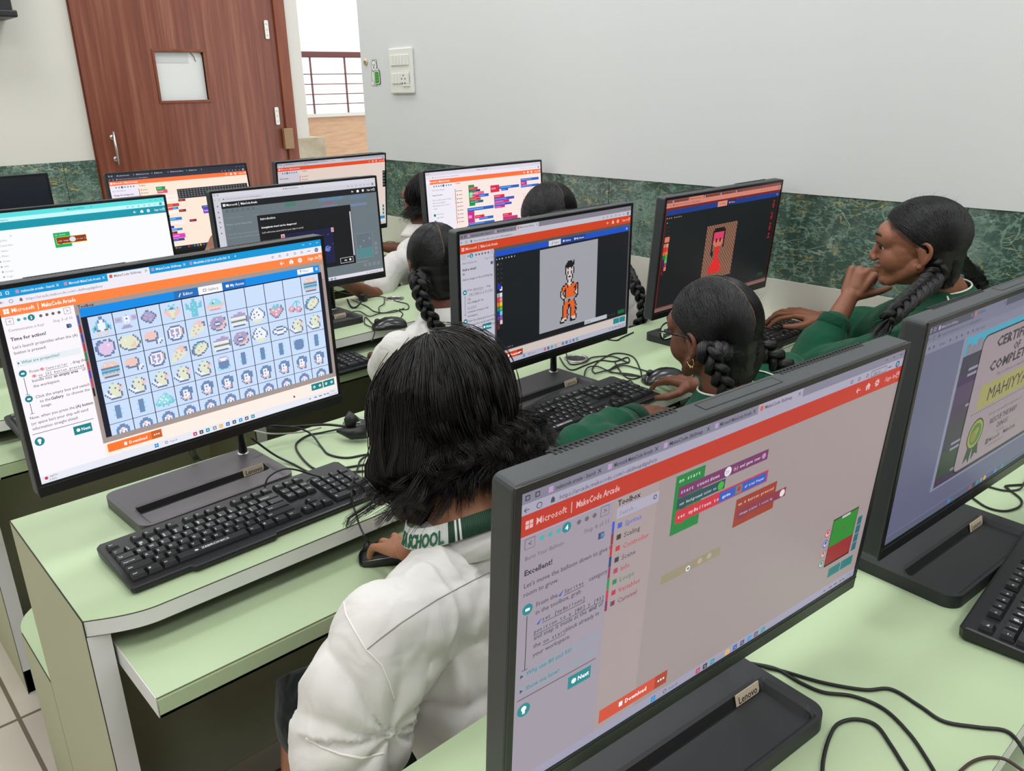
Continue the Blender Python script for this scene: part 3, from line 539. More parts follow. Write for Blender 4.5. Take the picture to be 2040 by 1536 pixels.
def ui_editor():   # figure in orange
    u = UI(); browser(u, (128, 124, 136), (192, 190, 202), (30, 30, 36), (90, 88, 100), ((70, 330, 'makecode arcade - Search'), (332, 560, 'Microsoft MakeCode Arcade'), (562, 800, 'MakeCode Skillmap')), 2, 40, 82)
    header(u, (204, 62, 22), 80, 145, (240, 190, 180)); u.rect(344, 145, 1920, 1036, (206, 192, 186), 1)
    panel(u, (192, 190, 204), 'Make It Spectacular', 'Add a visual!', [(20, 300, 'Hi', 1), (20, 342, 'Add an image to the scrolling log.', 0), (60, 424, 'From', 0), (240, 424, ', drag', 0), (60, 520, 'into the', 0), (124, 520, 'top of', 1), (190, 520, 'the', 0), (60, 590, 'container already in the', 0), (60, 622, 'workspace.', 0), (60, 660, 'Click the empty grey box to draw', 0), (60, 692, 'an image that works well with', 0), (60, 724, 'your first adventure (or choose', 0), (60, 756, 'one from the', 0), (180, 756, 'Gallery', 1)], None, step='Step 2 of 11', cur=2, n=8, btn='Next', byl=0, bullets=((430, 600), (650, 770)), extras=((118, 424, 'Adventure'), (80, 456, 'add image [ ] to text'), (60, 488, 'log'), (60, 554, 'on start')), fg=(60, 60, 70), dimt=(110, 108, 120), pw=326)
    u.rect(204, 704, 293, 754, TEAL, 4); u.text(240, 738, 'Next', 25, WHT, 6, .02); u.circ(222, 729, 9, WHT, 5); u.circ(30, 806, 24, TEAL, 4); u.circ(30, 800, 9, WHT, 5)
    u.rect(328, 145, 1920, 968, (84, 80, 84), 2); u.rect(344, 168, 1904, 212, (22, 78, 190), 3); u.rect(344, 212, 1904, 962, (16, 19, 24), 3)
    u.rect(912, 168, 1050, 212, (206, 206, 216), 4); u.text(972, 198, 'Editor', 23, (70, 70, 80), 6); u.line(946, 202, 958, 180, 5, (60, 60, 70), 6)
    u.rect(1050, 168, 1340, 212, (18, 56, 142), 4); u.text(1100, 198, 'Gallery', 23, (220, 225, 235), 6, .01); u.text(1232, 198, 'My Assets', 23, (220, 225, 235), 6, .01); u.rect(1074, 182, 1092, 198, (220, 225, 235), 6); u.rect(1206, 182, 1224, 198, (220, 225, 235), 6)
    u.line(1866, 182, 1880, 198, 3, WHT, 6); u.line(1880, 182, 1866, 198, 3, WHT, 6); u.rect(813, 228, 1500, 915, (158, 158, 166), 4)
    for k, x in enumerate((352, 380, 408, 446, 476, 506, 536)): u.circ(x+4, 232, 5+(k % 3), (190, 190, 196), 5, n=6)
    for j in range(5):
        for i in (0, 1): u.circ(366+i*36, 272+j*36, 8, (66, 68, 76) if (i or j) else (170, 170, 176), 5, n=6); u.circ(366+i*36, 272+j*36, 5, (16, 19, 24), 6, n=6)
    u.rect(360, 424, 400, 464, (20, 40, 160), 5); u.rect(384, 446, 410, 478, (225, 225, 235), 4)
    pal = [(150, 150, 156), (220, 220, 228), (214, 50, 40), (220, 140, 180), (226, 110, 40), (224, 200, 50), (20, 130, 110), (90, 180, 60), (24, 50, 140), (110, 200, 220), (90, 50, 130), (140, 90, 170), (70, 30, 60), (220, 205, 180), (110, 30, 40)]
    for i, c in enumerate(pal): u.rect(354+(i % 2)*29, 494+(i//2)*36, 380+(i % 2)*29, 527+(i//2)*36, c, 5)
    px = 11.5; A = ['......kkkk.k..', '.....kkkkkkk..', '....kkkkkkkk..', '....kkkkkkk...', '....kwkwwkwk..', '....kwwwwwwk..', '....kwkwwkwk..', '....kwkwwkwk..', '.....kwwwwk...', '.....kwkkwk...', '.....kwwwwk...', '......kwwk....', '......kwwk....', '....kkwwwwkk..', '..kkookwwkooookk', '.kooookooooookok', '.kookoooooookkok', 'kookkooooooookok', 'kwk.kooooooookwk', 'kwk.koooooookwwk', 'kwwkkooooooookwk', '.kwwkoooooooo.kk', '..kkgggggggggkk', '...kgggkkgggk', '...koookooook', '...koooooooook', '..kooookkooook', '..kooookkoooook', '..kooook.koook', '..koook..koookk', '..koook..kooook', '..koook..koook', '..kooook.koook', '.kkoook..kooook', '.kwwwwk..kwwwwk', 'kwwwkk...kkwwwk', 'kkkk.....kkkkk']
    u.art(1052, 361, A, {'k': (18, 16, 20), 'w': (206, 196, 190), 'o': (220, 96, 40), 'g': (150, 150, 156)}, 13.6, 6, (880-361)/len(A))
    u.rect(1358, 912, 1650, 948, (186, 186, 196), 5); u.text(1366, 938, 'myImage', 20, (60, 60, 70), 6); u.rect(1800, 908, 1888, 942, (18, 96, 52), 5)
    for x in (1660, 1690, 1720, 1750): u.circ(x, 930, 8, (60, 62, 70), 5, n=8)
    for x in (356, 390, 430, 460, 480, 505): u.rect(x, 938, x+14, 950, (90, 90, 96), 5)
    download(u, (206, 62, 26), 990, 1040, 626); u.rect(1742, 976, 1822, 1024, TEAL, 4); u.rect(1826, 976, 1904, 1024, TEAL, 4); taskbar(u, (176, 178, 196), 1036, left=False); return u
def ui_red():
    u = UI(); browser(u, (128, 70, 66), (206, 130, 112), (40, 20, 20), (90, 50, 46), ((80, 330, 'makecode arcade - Search'), (332, 560, 'MakeCode Skillmap'), (562, 820, 'Microsoft MakeCode Arcade'), (822, 1080, 'Microsoft MakeCode'), (1082, 1300, 'MakeCode')), 1, 32, 76)
    u.rect(0, 76, 1920, 105, (120, 24, 22), 2); u.rect(0, 96, 1920, 1042, (96, 22, 22), 1); u.rect(22, 96, 1912, 146, (24, 54, 128), 3); u.rect(22, 146, 1912, 1036, (17, 19, 22), 3)
    u.rect(810, 94, 967, 146, (214, 140, 122), 4); u.text(882, 128, 'Editor', 24, (70, 30, 30), 6); u.line(846, 132, 858, 110, 5, (60, 30, 30), 6); u.rect(967, 94, 1110, 146, (18, 40, 100), 4); u.text(1030, 128, 'Gallery', 23, (220, 170, 160), 6, .01); u.rect(1000, 112, 1018, 128, (220, 170, 160), 6)
    u.line(1862, 112, 1876, 130, 3, (230, 200, 190), 6); u.line(1876, 112, 1862, 130, 3, (230, 200, 190), 6)
    for k, x in enumerate((30, 62, 94, 140, 172, 204, 236)): u.circ(x+6, 172, 7, (200, 150, 140), 5, n=6)
    for j in range(4):
        for i in (0, 1): u.circ(44+i*40, 214+j*40, 8, (60, 50, 52) if (i or j) else (180, 130, 120), 5, n=6)
    u.rect(36, 348, 106, 398, (214, 120, 96), 5)
    pal = [(196, 110, 90), (214, 140, 110), (206, 40, 36), (214, 60, 50), (214, 90, 50), (206, 130, 60), (10, 110, 60), (80, 160, 70), (60, 30, 60), (90, 170, 140), (60, 20, 70), (150, 50, 70), (60, 16, 24), (206, 120, 110), (90, 20, 24)]
    for i, c in enumerate(pal): u.rect(30+(i % 2)*38, 410+(i//2)*38, 64+(i % 2)*38, 446+(i//2)*38, c, 5)
    # checkered canvas
    x0, x1, y0, y1 = 690, 1203, 324, 880; u.rect(x0, y0, x1, y1, (150, 104, 82), 4); n = 26; m_ = 28
    for i in range(n):
        for j in range(m_):
            if (i+j) % 2: u.rect(x0+(x1-x0)*i/n, y0+(y1-y0)*j/m_, x0+(x1-x0)*(i+1)/n, y0+(y1-y0)*(j+1)/m_, (96, 66, 56), 5)
    A = ['.kkkkkkkk.', 'kkkkkkkkkk', 'kppppppppk', 'kppppppppk', 'kppppppppk', 'kppkppkppk', 'kffkffkffk', 'kffffffffk', 'k.ffffff.k', 'k...rr...k', 'k..rrrr...', 'kk.rrrr...', 'kk.rrrr...', '.k..rr....', '...rrrr...', '...rrrr...', '..rrrrrr..', '.rrrrrrrr.', '.rrrrrrrr.', 'rrrrrrrrrr', 'rrrrrrrrrr', 'rrrrrrrrrr']
    u.art(800, 360, A, {'k': (14, 10, 12), 'p': (206, 60, 96), 'f': (206, 110, 90), 'r': (214, 34, 36)}, 21, 6, 21)
    for k, y in enumerate((190, 250, 320, 370, 430, 490, 540)):
        r_ = (150, 20, 36); u.circ(1832, y, 16, r_, 5, 14, 8)
        if k % 2 == 0: u.poly([(1806, y+46), (1858, y+46), (1832, y+14)], r_, 5)
    u.rect(1740, 960, 1838, 996, (14, 60, 34), 5); taskbar(u, (128, 92, 86), 1042, left=False, icons=False); u.rect(0, 1036, 1920, 1046, (96, 60, 56), 4); return u
def block(u, x, y, w, h, c, t='', tc=WHT, l=5, sz=24):
    u.rect(x, y, x+w, y+h, c, l); u.rect(x+18, y+h-1, x+44, y+h+5, c, l)
    if t: u.mono(x+12, y+h*.66, t, sz*.8, tc, l+4, .012, min(sz*.8*.66, (w-20)/len(t)))
def ui_balloon():
    u = UI(); browser(u, (126, 124, 142), (164, 160, 180), (40, 40, 50), (70, 68, 84), ((84, 300, 'makecode arcade - Search'), (302, 530, 'Microsoft MakeCode Arcade'), (532, 764, 'MakeCode Skillmap'), (766, 994, 'Microsoft MakeCode Arcade'), (995, 1244, 'MakeCode Skillmap')), 4, 38, 76)
    u.rect(1690, 44, 1800, 70, (100, 98, 112), 3); u.rect(1693, 47, 1797, 67, (164, 160, 180), 4); u.text(1706, 64, 'Sign in', 19, (60, 60, 80), 6)
    header(u, (186, 46, 30), 72, 140, (216, 176, 176)); u.rect(348, 140, 1920, 1042, (156, 142, 142), 1); u.rect(348, 140, 540, 1042, (164, 148, 150), 2)
    panel(u, (156, 146, 160), 'Burst Your Balloon', 'Excellent!', [(20, 312, "Let's move the balloon down to give it", 0), (20, 342, 'room to grow.', 0), (68, 396, 'From the', 0), (272, 396, 'category', 0), (68, 424, 'in the toolbox, grab', 0), (66, 514, 'and snap it inside at the', 0), (282, 514, 'end', 1), (322, 514, 'of', 0), (66, 544, 'the', 0), (190, 544, 'block already in', 0), (66, 576, 'your workspace.', 0), (44, 634, 'Why use 80 and 93?', 2), (44, 690, 'Show me how!', 2)], None, step='Step 4 of 11', cur=4, byl=719, bullets=((390, 608),), extras=((176, 396, 'Sprites'), (96, 458, 'set [myBalloon]'), (66, 490, 'position to x [80] y [93]'), (104, 544, 'on start')), fg=(62, 60, 78), dimt=(96, 92, 112), y1=1042)
    u.rect(14, 610, 340, 646, (150, 150, 166), 3); u.rect(14, 666, 340, 702, (150, 150, 166), 3)
    for y in (628, 684): u.poly([(22, y-6), (22, y+8), (34, y+1)], (60, 60, 78), 5)
    for x, y in ((152, 388), (74, 452)): u.poly([(x, y+8), (x+20, y-8), (x+8, y+12)], (40, 80, 190), 5)
    u.text(366, 168, 'Toolbox', 27, (40, 36, 44), 5, .025); u.rect(366, 176, 546, 214, (170, 164, 186), 3); u.text(376, 204, 'Search...', 22, (120, 116, 134), 5); u.circ(528, 192, 8, (50, 50, 80), 4); u.circ(528, 192, 5, (170, 164, 186), 5)
    cats = [('Sprites', (60, 90, 200)), ('Scaling', (60, 50, 56)), ('Controller', (190, 50, 60)), ('Scene', (50, 50, 80)), ('Info', (170, 60, 90)), ('Loops', (30, 130, 80)), ('Variables', (180, 50, 70)), ('Carnival', (120, 40, 90))]
    bar = [(50, 80, 200), (130, 40, 60), (190, 40, 50), (30, 60, 110), (150, 40, 90), (20, 140, 70), (190, 40, 80), (120, 30, 90)]
    for i, ((t, c), bc) in enumerate(zip(cats, bar)): y = 217+i*41; u.rect(350, y, 360, y+40, bc, 5); u.rect(374, y+14, 392, y+32, c, 5); u.text(404, y+33, t, 26, c, 6, .004)
    u.rect(350, 545, 1920, 546, (150, 138, 140), 2)
    G_ = (14, 124, 56); u.rect(619, 152, 756, 372, G_, 4); u.mono(632, 178, 'on start', 20, (210, 230, 215), 9)
    block(u, 636, 196, 458, 40, (112, 44, 96), 'start countdown', (226, 210, 226)); u.circ(878, 216, 18, (226, 220, 230), 8); u.text(866, 223, '20', 18, (60, 50, 60), 9); u.mono(906, 222, '(s) and game over', 17, (226, 210, 226), 9, .012, 8.6); u.circ(1070, 216, 11, (180, 140, 170), 8)
    block(u, 636, 240, 236, 38, (30, 70, 78), '', (200, 216, 220)); u.mono(648, 266, 'set background color to', 15, (200, 216, 220), 9, .012, 7.8); u.circ(850, 260, 16, (60, 170, 50), 8)
    block(u, 636, 284, 478, 48, (196, 40, 60), 'set myBalloon to', (240, 215, 220)); u.rect(850, 290, 1106, 328, (42, 84, 180), 7); u.text(866, 316, 'sprite', 19, WHT, 9); u.rect(936, 292, 972, 326, (120, 110, 110), 8); u.circ(954, 307, 9, (170, 40, 40), 9); u.mono(986, 315, 'of kind Player', 14, (220, 226, 240), 9, .012, 7.8)
    u.rect(953, 352, 1182, 466, (150, 50, 34), 4); u.mono(966, 380, 'on A button pressed', 16, (235, 205, 200), 9); block(u, 968, 398, 280, 38, (130, 44, 70), 'change player 1 score by', (230, 205, 215), sz=15); u.circ(1226, 417, 15, (226, 214, 220), 8)
    u.rect(603, 520, 903, 556, (148, 136, 112), 4); u.circ(844, 537, 12, (176, 160, 140), 5); u.circ(796, 538, 12, (176, 160, 140), 5); u.circ(736, 544, 11, (226, 230, 236), 6); u.circ(736, 544, 6, (90, 110, 130), 7)
    u.rect(1646, 690, 1832, 925, (60, 20, 24), 4); u.rect(1650, 696, 1828, 826, (40, 132, 44), 5); u.rect(1650, 826, 1828, 915, (146, 34, 40), 5); u.rect(1710, 694, 1770, 706, (190, 190, 190), 6); u.circ(1742, 760, 7, (150, 50, 40), 6)
    for i, c in enumerate(((190, 50, 80), (40, 70, 180), (170, 90, 80), (60, 130, 100))): u.circ(1618, 744+i*50, 18, c, 5); u.circ(1618, 744+i*50, 14, (200, 190, 196), 6); u.circ(1618, 740+i*50, 8, c, 7)
    for i in range(4): u.rect(1846, 750+i*44, 1880, 790+i*44, (28, 100, 112), 5)
    u.rect(1693, 950, 1780, 996, (30, 116, 116), 5); u.rect(1786, 950, 1876, 996, (30, 116, 116), 5); download(u, (206, 72, 52), 962, 1020, 700); taskbar(u, (156, 152, 176), 1042, left=False); return u
def ui_cert():
    u = UI(); browser(u, (70, 72, 90), (108, 110, 132), (150, 152, 170), (70, 72, 92), ((80, 420, 'MakeCode Skillmap'), (422, 760, 'Certificate')), 1, 40, 78)
    u.rect(0, 78, 1920, 128, (116, 118, 140), 2); u.text(130, 112, 'Draw', 22, (60, 62, 84)); [u.circ(x, 104, 8, (70, 72, 92), 3, n=6) for x in (40, 80, 230, 290, 340, 400, 450)]; u.text(480, 112, 'Ask Copilot', 20, (60, 62, 84))
    u.rect(0, 126, 1920, 1036, (92, 94, 120), 1); u.rect(380, 126, 1560, 926, (124, 128, 150), 3); u.rect(410, 132, 1520, 914, (60, 44, 72), 4); u.rect(410, 132, 1520, 226, (50, 150, 176), 5)
    for k, (x, w_, h_) in enumerate(((430, 40, 60), (476, 50, 44), (530, 44, 66), (580, 36, 50))): u.rect(x, 226-h_, x+w_, 226, (120, 110, 124), 6)
    for y, c in ((228, (40, 36, 60)), (330, (66, 46, 82)), (566, (50, 50, 62)), (720, (46, 60, 50))): u.rect(410, y, 632, y+150, c, 5)
    for y in (300, 330, 500, 690, 720, 850): u.rect(560 if y % 3 else 500, y, 640, y+14, (130, 130, 148), 6)
    o = rrect(596, 1490, -900, -160, 44, 6); u.poly([(x, -y) for x, y in o], (22, 22, 28), 7); o = rrect(604, 1482, -892, -168, 40, 6); u.poly([(x, -y) for x, y in o], (142, 128, 136), 8)
    D_ = (36, 32, 44); u.text(760, 250, 'CERTIFICATE', 74, D_, 10, .03, w=560); u.text(985, 310, 'OF', 56, D_, 10, .03, w=80); u.text(742, 376, 'COMPLETION', 74, D_, 10, .03, w=590); u.text(850, 420, 'This certificate is awarded to', 26, (76, 70, 84), 10, w=380)
    u.rect(700, 440, 1400, 574, (146, 140, 84), 9); u.text(800, 545, 'MAHIYYA', 104, D_, 10, .0, w=480)
    for k in range(40): u.circ(660+k*20, 588, 4, D_, 10, n=6)
    u.text(884, 650, 'for the successful completion of', 26, (76, 70, 84), 10, w=400); u.text(920, 706, 'RESCUE THE BABY', 44, D_, 10, .015, w=330); u.text(1030, 756, 'DINOS', 44, D_, 10, .015, w=130); u.text(1040, 784, 'presented by', 18, (76, 70, 84), 10)
    for i in (0, 1):
        for j in (0, 1): u.rect(930+i*17, 796+j*17, 944+i*17, 810+j*17, D_, 10)
    u.text(970, 822, 'Microsoft', 32, D_, 10, .01); u.text(1140, 822, 'MakeCode', 34, D_, 10, .02); u.text(980, 850, 'arcade.makecode.com', 20, (76, 70, 84), 10)
    u.poly([(712, 770), (690, 868), (730, 846), (756, 880), (770, 780)], (40, 60, 50), 9); u.poly([(770, 780), (784, 872), (812, 836), (850, 852), (820, 760)], (40, 60, 50), 9)
    u.circ(765, 716, 88, (46, 64, 50), 10); u.circ(765, 716, 78, (140, 140, 60), 11); u.circ(765, 716, 62, (70, 110, 60), 12); u.circ(752, 724, 36, (120, 120, 60), 13); u.circ(775, 700, 20, (140, 130, 70), 14)
    taskbar(u, (86, 92, 112), 1040, left=False); return u
def ui_teal():
    u = UI(); browser(u, (90, 224, 224), (196, 248, 250), (20, 90, 90), (60, 130, 136), ((980, 1250, 'MakeCode Skillmap'),), None, 42, 80); header(u, (0, 150, 170), 80, 151); u.rect(0, 151, 1920, 1080, (250, 251, 255), 2); u.rect(0, 151, 350, 1036, (244, 244, 250), 3)
    u.circ(508, 205, 8, (170, 170, 180), 4); u.circ(508, 205, 5, (250, 251, 255), 5)
    for i, t in enumerate(('Sprites', 'Controller', 'Game', 'Music', 'Scene', 'Info', 'Loops', 'Logic', 'Variables', 'Adventure', 'Advanced')): u.text(400, 246+i*46 if i < 9 else (660+(i-9)*44), t, 25, (150, 150, 160) if i < 9 else (90, 90, 100), 5); u.circ(378, 238+i*46, 9, (170, 170, 185), 5, n=8) if i < 9 else None
    u.rect(852, 226, 996, 362, (0, 176, 98), 4); u.mono(866, 252, 'on start', 18, WHT, 9); u.rect(868, 266, 1136, 334, (240, 220, 60), 5); block(u, 872, 270, 260, 58, (140, 52, 20), 'add image', WHT, 6, 20); u.circ(1010, 299, 28, (226, 226, 236), 8, 24); u.mono(1044, 306, 'to text log', 13, WHT, 10)
    taskbar(u, (236, 238, 246)); return u
def ui_modal():
    u = UI(); browser(u, (214, 212, 222), (206, 206, 216), (90, 90, 100), (120, 120, 130), ((760, 1020, 'MakeCode Skillmap'),), None, 44, 88); u.rect(0, 88, 76, 1040, (206, 206, 216), 2)
    for y in (130, 190, 240, 290, 340, 400): u.circ(38, y, 8, (110, 110, 120), 3, n=8)
    u.rect(76, 95, 1920, 160, (18, 20, 26), 3)
    v = UI.__new__(UI); v.__dict__ = dict(u.__dict__)
    for i in (0, 1):
        for j in (0, 1): u.rect(94+i*14, 112+j*14, 106+i*14, 124+j*14, WHT, 4)
    u.text(128, 136, 'Microsoft', 31, WHT, 5, .012, w=120); u.rect(262, 108, 265, 146, WHT, 4); u.text(284, 136, 'MakeCode Arcade', 31, WHT, 5, .02, w=180)
    y = 127; fg = WHT; u.line(1596, y, 1624, y, 4, fg, 4); u.line(1596, y, 1608, y-11, 4, fg, 4); u.line(1596, y, 1608, y+11, 4, fg, 4); u.poly([(1658, y), (1678, y-16), (1698, y)], fg, 4); u.rect(1664, y, 1692, y+14, fg, 4); u.circ(1746, y, 14, fg, 4); u.circ(1746, y, 5, (18, 20, 26), 5); u.text(1796, y+9, 'Sign In', 26, fg, 5, .005, w=76); u.circ(1890, y, 14, fg, 4); u.circ(1890, y, 10, (18, 20, 26), 5)
    u.rect(76, 160, 1920, 1040, (106, 118, 124), 2); u.rect(490, 160, 494, 1040, (92, 104, 110), 3); u.rect(80, 196, 480, 200, (92, 104, 110), 3)
    for k in range(6): u.circ(130+k*56, 184, 12, (88, 100, 106), 4)
    u.text(96, 262, 'Your Center Theater', 22, (134, 146, 152)); u.text(410, 262, 'Step 1', 22, (134, 146, 152)); u.text(96, 332, 'Watch out for Asteroids!', 27, (150, 162, 168), 5, .015); u.text(98, 430, "Let's add code to drop asteroids", 25, (142, 154, 160)); u.text(98, 466, 'toward the ship every few seconds', 25, (142, 154, 160)); u.text(100, 372, '/ / /', 26, (150, 162, 168))
    u.rect(770, 168, 900, 210, (72, 124, 108), 4); u.rect(1180, 160, 1480, 196, (96, 130, 160), 4); u.rect(1230, 200, 1340, 240, (130, 104, 120), 4); u.rect(1560, 180, 1780, 210, (96, 124, 160), 4); u.rect(1560, 260, 1780, 290, (112, 130, 164), 4); u.rect(1200, 240, 1400, 262, (110, 126, 150), 4)
    u.rect(440, 266, 1562, 928, (15, 16, 20), 6); u.text(471, 316, 'Introduction', 34, (225, 225, 230), 8, .02); u.text(472, 404, 'Intergalactic travel can be dangerous!', 27, WHT, 8, .02); u.text(472, 456, "Let's add some asteroids for your ship to avoid.", 25, (226, 226, 232), 8, .004)
    u.rect(700, 492, 1302, 880, (24, 24, 66), 8); u.rect(680, 492, 722, 540, (226, 190, 200), 9); u.rect(692, 504, 710, 528, (190, 60, 90), 10); u.rect(1286, 492, 1318, 540, (226, 190, 200), 9); u.rect(1296, 500, 1306, 530, (190, 60, 60), 10)
    u.circ(1221, 716, 34, (80, 130, 200), 10); u.circ(1230, 708, 22, (60, 90, 180), 11); u.line(1180, 736, 1262, 700, 7, (190, 110, 190), 12)
    for x, y in ((1240, 560), (1100, 620), (1290, 670), (900, 560), (820, 700)): u.circ(x, y, 3, WHT, 10, n=6)
    u.rect(1540, 340, 1556, 836, (206, 206, 210), 8); u.rect(1362, 846, 1530, 906, (226, 226, 230), 8); u.rect(1366, 850, 1526, 902, (15, 16, 20), 9); u.text(1412, 886, 'Ok', 26, WHT, 10, .02); u.circ(1490, 876, 13, WHT, 10)
    u.rect(1590, 600, 1808, 888, (128, 142, 148), 4); u.rect(1594, 604, 1804, 884, (100, 112, 122), 5); u.rect(1594, 770, 1804, 884, (84, 134, 138), 6); u.circ(1690, 690, 9, (150, 150, 180), 7); u.circ(1640, 750, 14, (130, 140, 150), 7); u.circ(1770, 670, 16, (118, 130, 138), 7)
    for i in range(3): u.rect(1830, 720+i*54, 1868, 758+i*54, (120, 134, 140), 5)
    for i in range(4): u.rect(1660+i*60, 950, 1700+i*60, 990, (120, 134, 140), 5)
    u.rect(1480, 924, 1720, 930, (140, 152, 158), 4); taskbar(u, (222, 218, 230), 1044, left=False); return u
def blocks_cloud(u, items):
    for (x, y, w, h, c) in items:
        u.rect(x, y, x+w, y+h, c, 5); u.rect(x+12, y+h*.35, x+w*.6, y+h*.6, tuple(min(255, k+90) for k in c), 6)
def ui_blocks():
    u = UI(); browser(u, (220, 214, 228), (236, 230, 242), (120, 116, 130), (150, 146, 160), ((800, 1050, 'MakeCode Skillmap'),), None, 44, 88); header(u, (252, 112, 54), 92, 146); u.rect(0, 88, 58, 1040, (236, 232, 242), 3); u.rect(420, 146, 1920, 1040, (250, 232, 226), 2); u.rect(58, 146, 420, 1040, (240, 236, 246), 2)
    for k in range(8): u.circ(120+k*36+(k > 4)*10, 172, 16 if k == 4 else 9, TEAL if k == 4 else (70, 90, 110), 4)
    for i, (y, t) in enumerate(((226, 'Your Center Theater'), (286, 'Change the game'), (346, 'This no-collision game is ready'), (380, 'After an incoming hit'), (414, 'Play with the hero to hit an'), (448, 'enemy'), (520, 'From Scene'), (560, 'placed here'), (620, 'Then set'))): u.text(80 if y < 500 else 130, y, t, 23, (90, 90, 104), 5, .02 if i == 1 else 0)
    for y in (520, 600): u.circ(100, y, 18, TEAL, 4)
    u.text(456, 170, 'Toolbox', 22, (70, 60, 70), 5, .02)
    for i, c in enumerate(((50, 90, 200), (190, 50, 60), (60, 60, 90), (50, 60, 60), (170, 60, 90), (30, 140, 80), (200, 60, 80), (90, 60, 180), (200, 80, 60))): u.rect(438, 230+i*48, 446, 276+i*48, c, 4); u.rect(464, 250+i*48, 478, 264+i*48, c, 4); u.rect(490, 254+i*48, 550, 262+i*48, (150, 140, 150), 4)
    R_, Bl, Pk, Gn, Dk, Mg = (214, 40, 70), (40, 96, 190), (230, 100, 140), (14, 150, 74), (50, 60, 80), (190, 50, 130)
    blocks_cloud(u, [(655, 202, 95, 262, Gn), (665, 232, 140, 30, R_), (665, 264, 180, 28, Dk), (665, 294, 240, 36, Pk), (665, 332, 150, 36, R_), (812, 330, 170, 36, Bl), (665, 370, 180, 30, R_), (665, 402, 220, 32, (20, 110, 110)), (1017, 238, 150, 90, R_), (1165, 262, 350, 36, Bl), (1200, 296, 120, 26, Bl), (1548, 196, 330, 34, Bl), (1548, 230, 110, 50, Mg), (1548, 282, 330, 30, Bl), (1070, 365, 180, 40, R_), (1070, 405, 350, 34, (60, 80, 190)), (1070, 440, 260, 34, Mg), (1070, 476, 300, 30, (60, 80, 190)), (1070, 506, 180, 30, Mg), (616, 488, 440, 40, Bl), (616, 528, 110, 150, Mg), (730, 590, 160, 40, R_), (800, 620, 240, 34, Bl), (616, 680, 440, 28, Bl), (1205, 618, 160, 40, R_), (1205, 660, 260, 120, Mg), (780, 760, 100, 40, (240, 190, 190))])
    taskbar(u, (236, 232, 240), left=False); return u
def ui_dark():
    u = UI(); browser(u, (30, 34, 52), (34, 40, 58), (200, 204, 214), (190, 190, 204), ((110, 360, 'makecode arcade'), (362, 600, 'MakeCode Arcade'), (602, 820, 'MakeCode'), (822, 1080, 'MakeCode Skillmap'), (1082, 1290, 'MakeCode')), None, 46, 88); header(u, (255, 116, 52), 89, 145); u.rect(0, 145, 360, 1040, (238, 232, 244), 2); u.rect(360, 145, 1920, 1040, (252, 232, 214), 2)
    for k in range(7): u.circ(80+k*38, 172, 16 if k == 2 else 9, TEAL if k == 2 else (80, 90, 104), 4)
    u.text(24, 224, 'Burst Your Balloon', 22, (110, 104, 120)); u.text(24, 282, 'Change the background', 27, (60, 56, 70), 5, .025); u.text(376, 180, 'Toolbox', 24, (60, 50, 60), 5, .02)
    for i, c in enumerate(((190, 50, 60), (60, 60, 90), (170, 60, 90))): u.rect(362, 210+i*44, 370, 252+i*44, c, 4); u.rect(388, 222+i*44, 402, 236+i*44, (200, 70, 60), 4); u.rect(412, 226+i*44, 480, 234+i*44, (190, 130, 120), 4)
    R_, Bl, Pk, Gn, Br = (200, 50, 50), (40, 130, 210), (220, 60, 180), (14, 150, 74), (120, 20, 30)
    blocks_cloud(u, [(592, 206, 126, 46, Gn), (600, 250, 140, 46, (226, 80, 110)), (600, 330, 250, 30, (250, 240, 240)), (600, 380, 250, 34, (250, 240, 240)), (860, 400, 100, 30, Br), (640, 450, 220, 40, (206, 60, 40)), (640, 500, 120, 34, (214, 60, 70)), (760, 496, 80, 34, Bl), (640, 550, 200, 36, (250, 240, 240)), (840, 540, 100, 34, Br), (640, 600, 60, 26, (20, 120, 110)), (640, 640, 220, 40, Bl), (640, 700, 260, 36, (250, 240, 240)), (960, 690, 100, 34, Br), (640, 750, 90, 34, (70, 50, 170)), (640, 790, 200, 30, Bl), (640, 830, 120, 34, Br), (660, 866, 200, 60, Pk), (640, 930, 200, 34, (40, 60, 150)), (1169, 520, 180, 40, (40, 60, 150)), (1180, 560, 160, 70, (110, 70, 180))])
    u.rect(868, 262, 1900, 396, (44, 46, 52), 8)
    for j in range(4):
        for i in range(24): u.rect(890+i*42, 280+j*28, 900+i*42, 288+j*28, (200, 200, 206), 9)
    taskbar(u, (22, 22, 26), 1036, True, left=False); return u
